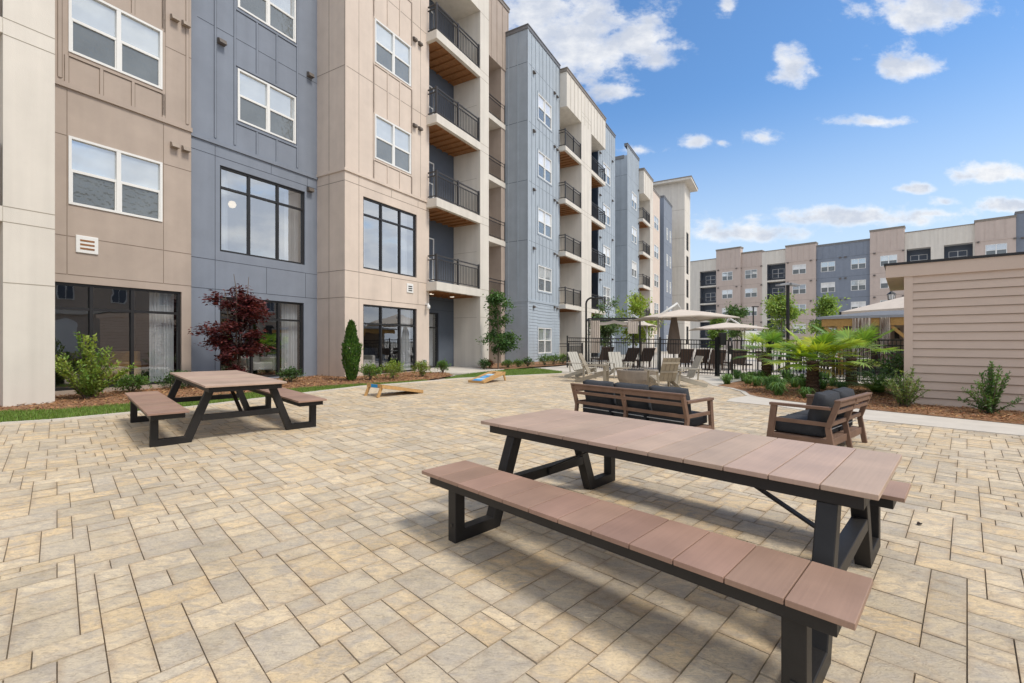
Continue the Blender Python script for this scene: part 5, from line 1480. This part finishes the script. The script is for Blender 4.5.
tree(at(6.80, -12.35), 3.55, 1.45, .3, 7400, .10, RED, 'dark red japanese maple with layered leaves before the blue bay', 3, multi=4, flat=.7, r0=.035, name='red_maple', conic=.5, clump=9)
tree(at(17.1, -10.6), 3.75, 1.45, .75, 3900, .13, [(.07, .16, .05), (.10, .21, .055), (.13, .24, .075)], 'slim dark green young tree beside the cream balcony pier', 5, r0=.04, conic=.35, name='young_tree')
# arborvitae
def arbor(loc, h, w, label, seed=2):
    rr = random.Random(seed); o = empty('arborvitae', loc, 0, label, 'tree'); b = MB(); b.tube([(0, 0, -.05), (0, 0, h * .8)], [.04, .01], 6); b.build('trunk', M['bark'], o)
    f = MB()
    for k in range(3600):
        z = h * (1 - rr.random() ** .8 * .99); t = z / h
        r = w / 2 * (math.sin(math.pi * min(1, .12 + t * .55)) if t < .6 else .88 * (1 - (t - .6) / .4) ** .55)
        if t > .62: r *= .82
        a = rr.uniform(0, 6.28); r *= rr.uniform(.72, 1.08) * (1 + .10 * math.sin(a * 3 + z * 7))
        c = Vector((r * math.cos(a), r * math.sin(a), max(.02, z)))
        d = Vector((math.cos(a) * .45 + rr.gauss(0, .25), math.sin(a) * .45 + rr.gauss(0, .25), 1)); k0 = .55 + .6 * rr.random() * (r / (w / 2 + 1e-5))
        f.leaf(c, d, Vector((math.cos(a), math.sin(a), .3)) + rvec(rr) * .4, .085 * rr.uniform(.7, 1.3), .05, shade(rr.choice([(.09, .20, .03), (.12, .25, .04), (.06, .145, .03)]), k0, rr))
    f.build('foliage', M['leaf'], o)
arbor(at(9.62, -11.25), 1.82, .54, 'narrow columnar arborvitae at the corner of the second tan bay')
shoot_shrub('tall_shrub', at(3.78, -12.4), 1.36, 1.6, 27, .08, YG + [(.15, .25, .05)], 'large loose yellow green shrub in front of the dark glazing, beside the white pier', 4, lo=.3)
for k, (s, q, h, w, c, lab) in enumerate([
        (4.75, -13.0, .42, .9, GR, 'low spreading green shrub right of the large yellow green one'), (5.65, -13.0, .45, .8, DG, 'low dark green shrub under the curtained end of the left glazing'), (6.15, -13.1, .3, .5, DG, 'tiny dark green shrub behind the farther picnic table'),
        (8.30, -12.3, .42, .80, DG, 'dark green shrub at the foot of the blue bay'),
        (10.24, -11.1, .52, .72, YG[:2] + GR, 'round green shrub just right of the arborvitae'), (10.85, -10.75, .62, .80, YG, 'round yellow green shrub, largest under the tan bay window'), (12.12, -10.6, .54, .70, YG[:2] + [(.20, .20, .06)], 'yellow green shrub at the right end of the tan bay'),
        (14.0, -11.2, .48, .55, GR, 'small green shrub beside the entry pad'), (16.6, -11.0, .46, .52, DG, 'small dark shrub at the foot of the cream pier'), (17.5, -11.3, .34, .45, [(.22, .07, .03), (.16, .08, .03)], 'small orange leaved shrub behind the slim young tree'),
        (18.2, -10.75, .36, .65, GR, 'low shrub right of the slim young tree, first of the hedge row'), (18.9, -10.6, .36, .6, GR, 'low shrub in the hedge row at the second blue bay corner'), (19.7, -10.5, .42, .7, DG, 'dark low shrub in the hedge row before the second blue bay'),
        (21.2, -10.3, .55, .9, GR, 'green shrub under the second blue bay window, left of three'), (22.1, -10.2, .58, .95, GR, 'green shrub under the second blue bay window, middle of three'), (23.1, -10.1, .55, .9, YG[:2] + GR, 'green shrub under the second blue bay window, right of three')]):
    shrub('shrub', at(s, q), h, w, int(900 + 500 * w), .055 if h > .4 else .05, c, lab, seed=20 + k, branchy=.5)
shoot_shrub('shrub', at(12.75, 2.42, .02), .98, .86, 24, .055, [(.17, .25, .075), (.13, .21, .065), (.22, .29, .10)], 'loose green shrub at the left corner of the taupe storage building', 51, lo=.25)
shoot_shrub('shrub', at(12.30, 3.62, .02), 1.0, 1.05, 22, .06, [(.09, .18, .05), (.12, .22, .06), (.07, .15, .04)], 'green branching shrub against the taupe lap siding, rightmost', 52, lo=.3)
shrub('shrub', at(16.2, 3.05, .02), 1.1, 1.4, 1800, .075, DG, 'dense dark green shrub in the gap between fence and taupe building', seed=53)
# background trees
for (px, Y, top, w, th, cols, lab, sd, ls) in [(641, 31, 4.7, 3.0, 1.4, [(.34, .46, .07), (.26, .39, .06), (.40, .50, .10)], 'bright yellow green young tree behind the cabana and large umbrella', 61, .19),
        (608, 27.5, 3.9, 1.9, 1.3, [(.15, .24, .11), (.19, .29, .12)], 'thin grey green young tree behind the cabana', 62, .15),
        (737, 52, 5.9, 2.6, 2.0, [(.09, .17, .05), (.12, .22, .06)], 'small dark green tree in front of the far tan bay', 63, .24),
        (781, 33, 5.2, 2.6, 1.0, [(.30, .44, .09), (.23, .37, .07), (.36, .48, .12)], 'bright green young tree behind the tall double headed lamp post', 64, .2),
        (824, 34, 5.0, 2.5, 1.2, [(.30, .43, .09), (.22, .35, .07)], 'bright green young tree left of the pavilion', 65, .2),
        (718, 34, 3.4, 1.3, .9, [(.24, .38, .07), (.18, .31, .06)], 'little green tree behind the lower umbrella', 66, .17)]:
    x = (px - 512) / 455 * Y; tree((x, Y, 0), top * 1.06, w, th, 3000, ls * 1.1, cols, lab, sd, r0=.06, conic=.35, name='young_tree')
# palms
def palm(loc, th, R0, nleaf, label, seed, cols, fan=.62, pet=.75):
    rr = random.Random(seed); o = empty('palm_tree', loc, 0, label, 'palm', 'fan palms in the mulch bed')
    b = MB(); prof = []
    for k in range(19): z = -.05 + (th + .05) * k / 18; prof.append((.145 + .03 * (k % 2) + (.03 if k < 3 else 0) - .02 * k / 18, z))
    b.lathe(prof, 12)
    for k in range(260):
        z = rr.uniform(.05, th + .05); a = rr.uniform(0, 6.28); p = Vector((.15 * math.cos(a), .15 * math.sin(a), z)); b.leaf(p, Vector((math.cos(a), math.sin(a), rr.uniform(-.2, 1.2))), Vector((0, 0, 1)), .09, .02)
    b.build('trunk', M['trunk_palm'], o)
    for k in range(nleaf):
        f = MB(); a = k * 2.39996 + rr.uniform(-.2, .2); e = rad(60 - 66 * (k / nleaf) ** 1.0 + rr.uniform(-6, 6))
        dh = Vector((math.cos(a), math.sin(a), 0)); pl = pet * rr.uniform(.75, 1.1); base = Vector((0, 0, th - .02 - .15 * k / nleaf))
        d0 = dh * math.cos(e) + Vector((0, 0, math.sin(e)))
        tip = base + d0 * pl + Vector((0, 0, -.03 * pl)); mid = base + d0 * pl * .5
        f.tube([base, mid, tip], [.012, .009, .007], 5, 0, (.14, .20, .05))
        fd = (tip - mid).normalized(); fd = (fd + Vector((0, 0, -.12))).normalized()
        sd = fd.cross(Vector((0, 0, 1))).normalized(); up = sd.cross(fd); ns = 28
        col = rr.choice(cols if k < nleaf * .8 else cols + [(.34, .27, .06), (.30, .28, .06)]); fl = fan * rr.uniform(.85, 1.12)
        for j in range(ns):
            t = (j / (ns - 1) * 2 - 1) * rad(118); l = fl * (1 - .22 * abs(t) / 2) * rr.uniform(.92, 1.05)
            dd = (fd * math.cos(t) + sd * math.sin(t)); 
            w2 = .023 * (fl / .6); pn = dd.cross(up).normalized()
            droop = Vector((0, 0, -.12 * l * rr.uniform(.4, 1.5))); fold = up * (.05 * abs(math.sin(t)))
            m1 = tip + dd * l * .55 + fold + droop * .25; m2 = tip + dd * l + fold + droop
            c = shade(col, rr.uniform(.75, 1.25), rr)
            f.face([tip - pn * .006, tip + pn * .006, m1 + pn * w2 + up * .006, m1 - pn * w2 - up * .006], 0, c)
            f.face([m1 - pn * w2 - up * .006, m1 + pn * w2 + up * .006, m2], 0, c)
        f.build('frond', M['palmleaf'], o)
    return o
PY = [(.42, .52, .06), (.35, .48, .06), (.48, .54, .08), (.23, .38, .05)]
PG = [(.25, .40, .08), (.19, .33, .07), (.31, .43, .11)]
palm((9.05, 16.2, .02), .95, 1.5, 16, 'leftmost fan palm, mid green, nearest the gate', 71, PG, .60, .72)
palm((8.16, 12.35, .02), .88, 1.4, 24, 'central yellow green fan palm with thick fibrous trunk', 72, PY, .60, .62)
palm((11.0, 14.75, .02), .88, 1.4, 19, 'right hand fan palm with darker drooping fronds near the storage building', 73, PG, .72, .95)
# feathery low plant
def feather(loc, h, w, n, label, seed):
    rr = random.Random(seed); o = empty('feathery_shrub', loc, 0, label, 'shrub'); f = MB()
    for k in range(n):
        a = rr.uniform(0, 6.28); L = w / 2 * rr.uniform(.6, 1.1); e = rr.uniform(.25, 1.1); base = Vector((rr.uniform(-.1, .1), rr.uniform(-.1, .1), .05)); prev = base; col = rr.choice([(.10, .20, .05), (.14, .26, .06), (.08, .16, .04), (.20, .31, .08)])
        for j in range(1, 13):
            t = j / 12; r = L * t; p = base + Vector((math.cos(a) * r, math.sin(a) * r, h * 1.3 * e * (t - .62 * t * t)))
            d = (p - prev).normalized(); sd = d.cross(Vector((0, 0, 1))).normalized(); up = sd.cross(d)
            for sg in (-1, 1):
                for q_ in (0, .5):
                    f.leaf(prev.lerp(p, q_), sd * sg + d * .9 + up * rr.uniform(-.1, .5), up, .11 * (1.1 - .5 * t), .018, shade(col, rr.uniform(.7, 1.25), rr))
            prev = p
    f.build('foliage', M['leaf'], o); return o
feather((9.75, 12.1, .02), 1.05, 2.3, 100, 'low spreading feathery dark green plant behind the two seat sofa', 81)
# liriope clumps
def liriope(seed):
    rr = random.Random(seed); f = MB()
    for k in range(150):
        a = rr.uniform(0, 6.28); L = rr.uniform(.14, .30); h = rr.uniform(.12, .30); b = Vector((rr.uniform(-.06, .06), rr.uniform(-.06, .06), 0)); d = Vector((math.cos(a), math.sin(a), 0)); sd = Vector((-d.y, d.x, 0)) * .008
        c = shade(rr.choice([(.13, .25, .065), (.17, .31, .08), (.10, .20, .055)]), rr.uniform(.7, 1.3), rr)
        m = b + d * L * .45 + Vector((0, 0, h)); t = b + d * L + Vector((0, 0, h * rr.uniform(.45, .85)))
        f.face([b - sd, b + sd, m + sd, m - sd], 0, c); f.face([m - sd, m + sd, t], 0, c)
    return f.mesh('liriope', M['leaf'])
lm = [liriope(90 + k) for k in range(4)]
LP = [(727, 384.5), (737, 379), (744, 381.5), (752, 380), (748, 385), (757, 387), (766, 386.5), (775, 384), (770, 391), (781, 388), (789, 383), (778, 396), (795, 388), (805, 391), (800, 384), (786, 379.5), (760, 381.5), (806, 399), (822, 390), (833, 387), (826, 380), (817, 382), (842, 392)]
for k, (px, py) in enumerate(LP):
    Y = 1.424 * 455 / (py - 341.5); x = (px - 512) / 455 * Y
    o = link('liriope_clump', lm[k % 4]); o.location = (x, Y, .02); o.rotation_euler = (0, 0, k * 1.7); s = R.uniform(.95, 1.3); o.scale = (s, s, s)
    tag(o, 'grassy green liriope clump in the mulch around the palm trunks', 'plant', 'liriope clumps under the palms')
# fallen leaf
o = MB(); o.leaf(Vector((0, 0, .004)), Vector((1, .2, .15)), Vector((0, 0, 1)), .06, .035); o.leaf(Vector((0.02, 0, .006)), Vector((.6, 1, .5)), Vector((0, 0, 1)), .035, .025)
o = o.build('fallen_leaf', M['bag']); tag(o, 'small dark dry leaf lying on pavers right of the near table', 'leaf'); o.location = (3.13, 3.52, .002)

# ------------------------------------------------------------------ sky, sun, camera
SUN_EL = rad(55); sd = W(.0, 1.0).normalized()          # light comes from the courtyard side
SUN_AZ = math.atan2(sd.x, sd.y)                               # clockwise from +y
wd = bpy.data.worlds.new('World'); SC.world = wd; wd.use_nodes = True
nt = wd.node_tree; N = nt.nodes; L = nt.links
bg = N['Background']; bg.inputs['Strength'].default_value = .10
sky = N.new('ShaderNodeTexSky'); sky.sky_type = 'NISHITA'; sky.sun_disc = False; sky.sun_elevation = SUN_EL; sky.sun_rotation = SUN_AZ
sky.air_density = 1.0; sky.dust_density = .6; sky.ozone_density = 1.6; sky.altitude = 100
tc = N.new('ShaderNodeTexCoord')
def math_(op, a, b=None, c=None, clamp=False):
    n = N.new('ShaderNodeMath'); n.operation = op; n.use_clamp = clamp
    for i, v in enumerate((a, b, c)):
        if v is None: continue
        if isinstance(v, (int, float)): n.inputs[i].default_value = v
        else: L.new(v, n.inputs[i])
    return n.outputs[0]
nm = N.new('ShaderNodeVectorMath'); nm.operation = 'NORMALIZE'; L.new(tc.outputs['Generated'], nm.inputs[0])
sx = N.new('ShaderNodeSeparateXYZ'); L.new(nm.outputs['Vector'], sx.inputs[0])
az = math_('ARCTAN2', sx.outputs['X'], sx.outputs['Y']); el = math_('ARCSINE', sx.outputs['Z'])
blobs = [(575, 45, 75, 55, 1.0), (640, 40, 40, 40, .9), (655, 62, 30, 18, .8), (540, 10, 60, 40, 1), (607, 93, 26, 13, .95), (728, 8, 13, 15, .75), (792, 70, 22, 24, .95), (906, 66, 36, 22, .95), (925, 12, 66, 28, 1.0), (868, 122, 46, 8, .85), (765, 139, 24, 10, .85), (697, 143, 20, 10, .8), (722, 143, 14, 7, .5),
         (990, 176, 46, 13, .95), (913, 189, 24, 7, .8), (945, 203, 16, 7, .9), (860, 218, 120, 13, .9), (1008, 205, 30, 11, .95), (750, 234, 85, 15, .8), (640, 150, 60, 12, .35), (930, 214, 60, 8, .8)]
acc = None
ysafe = math_('MAXIMUM', sx.outputs['Y'], .05); cx = math_('DIVIDE', sx.outputs['X'], ysafe); cz = math_('DIVIDE', sx.outputs['Z'], ysafe)
for px, py, rx, ry, amp in blobs:
    da = math_('DIVIDE', math_('SUBTRACT', cx, (px - 512) / 455), rx / 455); de = math_('DIVIDE', math_('SUBTRACT', cz, (341.5 - py) / 455), ry / 455)
    de = math_('MAXIMUM', de, math_('MULTIPLY', de, -1.5))        # flatter undersides
    r2 = math_('ADD', math_('MULTIPLY', da, da), math_('MULTIPLY', de, de))
    v = math_('ADD', math_('SUBTRACT', 1.0, math_('SQRT', r2)), amp - 1.0)
    acc = v if acc is None else math_('SMOOTH_MAX', acc, v, .15)
fv = N.new('ShaderNodeCombineXYZ'); L.new(cx, fv.inputs[0]); L.new(math_('MULTIPLY', cz, 1.5), fv.inputs[1])
# unseen clouds added outside the view, dense and bright for ambient light and reflections
mp = N.new('ShaderNodeMapping'); mp.inputs['Scale'].default_value = (1, 1, 2.6); L.new(nm.outputs['Vector'], mp.inputs['Vector'])
n0 = N.new('ShaderNodeTexNoise'); n0.inputs['Scale'].default_value = 3.0; n0.inputs['Detail'].default_value = 3; L.new(mp.outputs['Vector'], n0.inputs['Vector'])
back = math_('MULTIPLY', math_('SUBTRACT', n0.outputs['Fac'], .33), 5.0)
outv = math_('MULTIPLY', math_('SUBTRACT', math_('ABSOLUTE', math_('SUBTRACT', az, .1)), .85), 6.0, clamp=True)
back = math_('SUBTRACT', math_('MULTIPLY', outv, math_('ADD', back, 1.0)), 1.0)
acc = math_('MAXIMUM', acc, back)
def nz(src, scale, detail, rough, loc=None):
    n = N.new('ShaderNodeTexNoise'); n.inputs['Scale'].default_value = scale; n.inputs['Detail'].default_value = detail; n.inputs['Roughness'].default_value = rough
    if loc:
        m_ = N.new('ShaderNodeMapping'); m_.inputs['Location'].default_value = loc; L.new(src, m_.inputs['Vector']); src = m_.outputs['Vector']
    L.new(src, n.inputs['Vector']); return n.outputs['Fac']
def lerp(a_, b_, t): return math_('ADD', math_('MULTIPLY', a_, math_('SUBTRACT', 1.0, t)), math_('MULTIPLY', b_, t))
nf = lerp(nz(fv.outputs[0], 13, 10, .62), nz(mp.outputs['Vector'], 9, 8, .6), outv)
dens = math_('ADD', math_('MULTIPLY_ADD', acc, 1.15, .25), math_('MULTIPLY', math_('SUBTRACT', nf, .5), 3.1))
mr = N.new('ShaderNodeMapRange'); mr.interpolation_type = 'SMOOTHSTEP'; mr.inputs['From Min'].default_value = -.05; mr.inputs['From Max'].default_value = 1.05; L.new(dens, mr.inputs['Value'])
sh = lerp(nz(fv.outputs[0], 9, 8, .6, (0, .035, 0)), nz(mp.outputs['Vector'], 7, 6, .6), outv)
sh = math_('ADD', sh, math_('MULTIPLY', math_('SUBTRACT', .55, mr.outputs['Result']), .35))
crmp = N.new('ShaderNodeValToRGB'); e = crmp.color_ramp.elements; e[0].position = .28; e[0].color = (6.4, 6.9, 7.9, 1); e[1].position = .52; e[1].color = (10.0, 10.0, 10.0, 1)
L.new(sh, crmp.inputs['Fac'])
hs = N.new('ShaderNodeHueSaturation'); hs.inputs['Saturation'].default_value = 1.22; hs.inputs['Value'].default_value = 2.05; L.new(sky.outputs['Color'], hs.inputs['Color'])
mix = N.new('ShaderNodeMix'); mix.data_type = 'RGBA'
fac = math_('MULTIPLY', mr.outputs['Result'], .95)
haze = N.new('ShaderNodeMix'); haze.data_type = 'RGBA'; hz = N.new('ShaderNodeMapRange'); hz.inputs['From Min'].default_value = .02; hz.inputs['From Max'].default_value = .48
hz.inputs['To Min'].default_value = .85; hz.inputs['To Max'].default_value = 0; hz.interpolation_type = 'SMOOTHSTEP'; L.new(el, hz.inputs['Value'])
L.new(hz.outputs['Result'], haze.inputs[0]); L.new(hs.outputs['Color'], haze.inputs[6]); haze.inputs[7].default_value = (6.9, 8.1, 9.4, 1)
cboost = N.new('ShaderNodeVectorMath'); cboost.operation = 'SCALE'; L.new(crmp.outputs['Color'], cboost.inputs[0]); L.new(math_('MULTIPLY_ADD', outv, .22, 1.0), cboost.inputs['Scale'])  # unseen clouds brightened further to lift the ambient light
L.new(fac, mix.inputs[0]); L.new(haze.outputs[2], mix.inputs[6]); L.new(cboost.outputs['Vector'], mix.inputs[7]); L.new(mix.outputs[2], bg.inputs['Color'])
sl = bpy.data.lights.new('sun', 'SUN'); sl.energy = 2.85; sl.angle = rad(14); sl.color = (1, .93, .82)
so_ = bpy.data.objects.new('sun', sl); C.objects.link(so_)
dirv = Vector((math.sin(SUN_AZ) * math.cos(SUN_EL), math.cos(SUN_AZ) * math.cos(SUN_EL), math.sin(SUN_EL)))
so_.rotation_euler = dirv.to_track_quat('Z', 'Y').to_euler(); so_.location = dirv * 60
cam = bpy.data.cameras.new('camera'); cam.sensor_width = 36; cam.lens = 455 / 1024 * 36; cam.clip_end = 3000; cam.clip_start = .05
co = bpy.data.objects.new('camera', cam); C.objects.link(co); co.location = (0, 0, 1.424); co.rotation_euler = (rad(90), 0, 0)
SC.camera = co
SC.cycles.max_bounces = 6; SC.cycles.diffuse_bounces = 3; SC.cycles.glossy_bounces = 3; SC.cycles.transmission_bounces = 3; SC.cycles.transparent_max_bounces = 8
SC.view_settings.view_transform = 'Standard'; SC.view_settings.look = 'None'; SC.view_settings.exposure = 0; SC.view_settings.gamma = 1
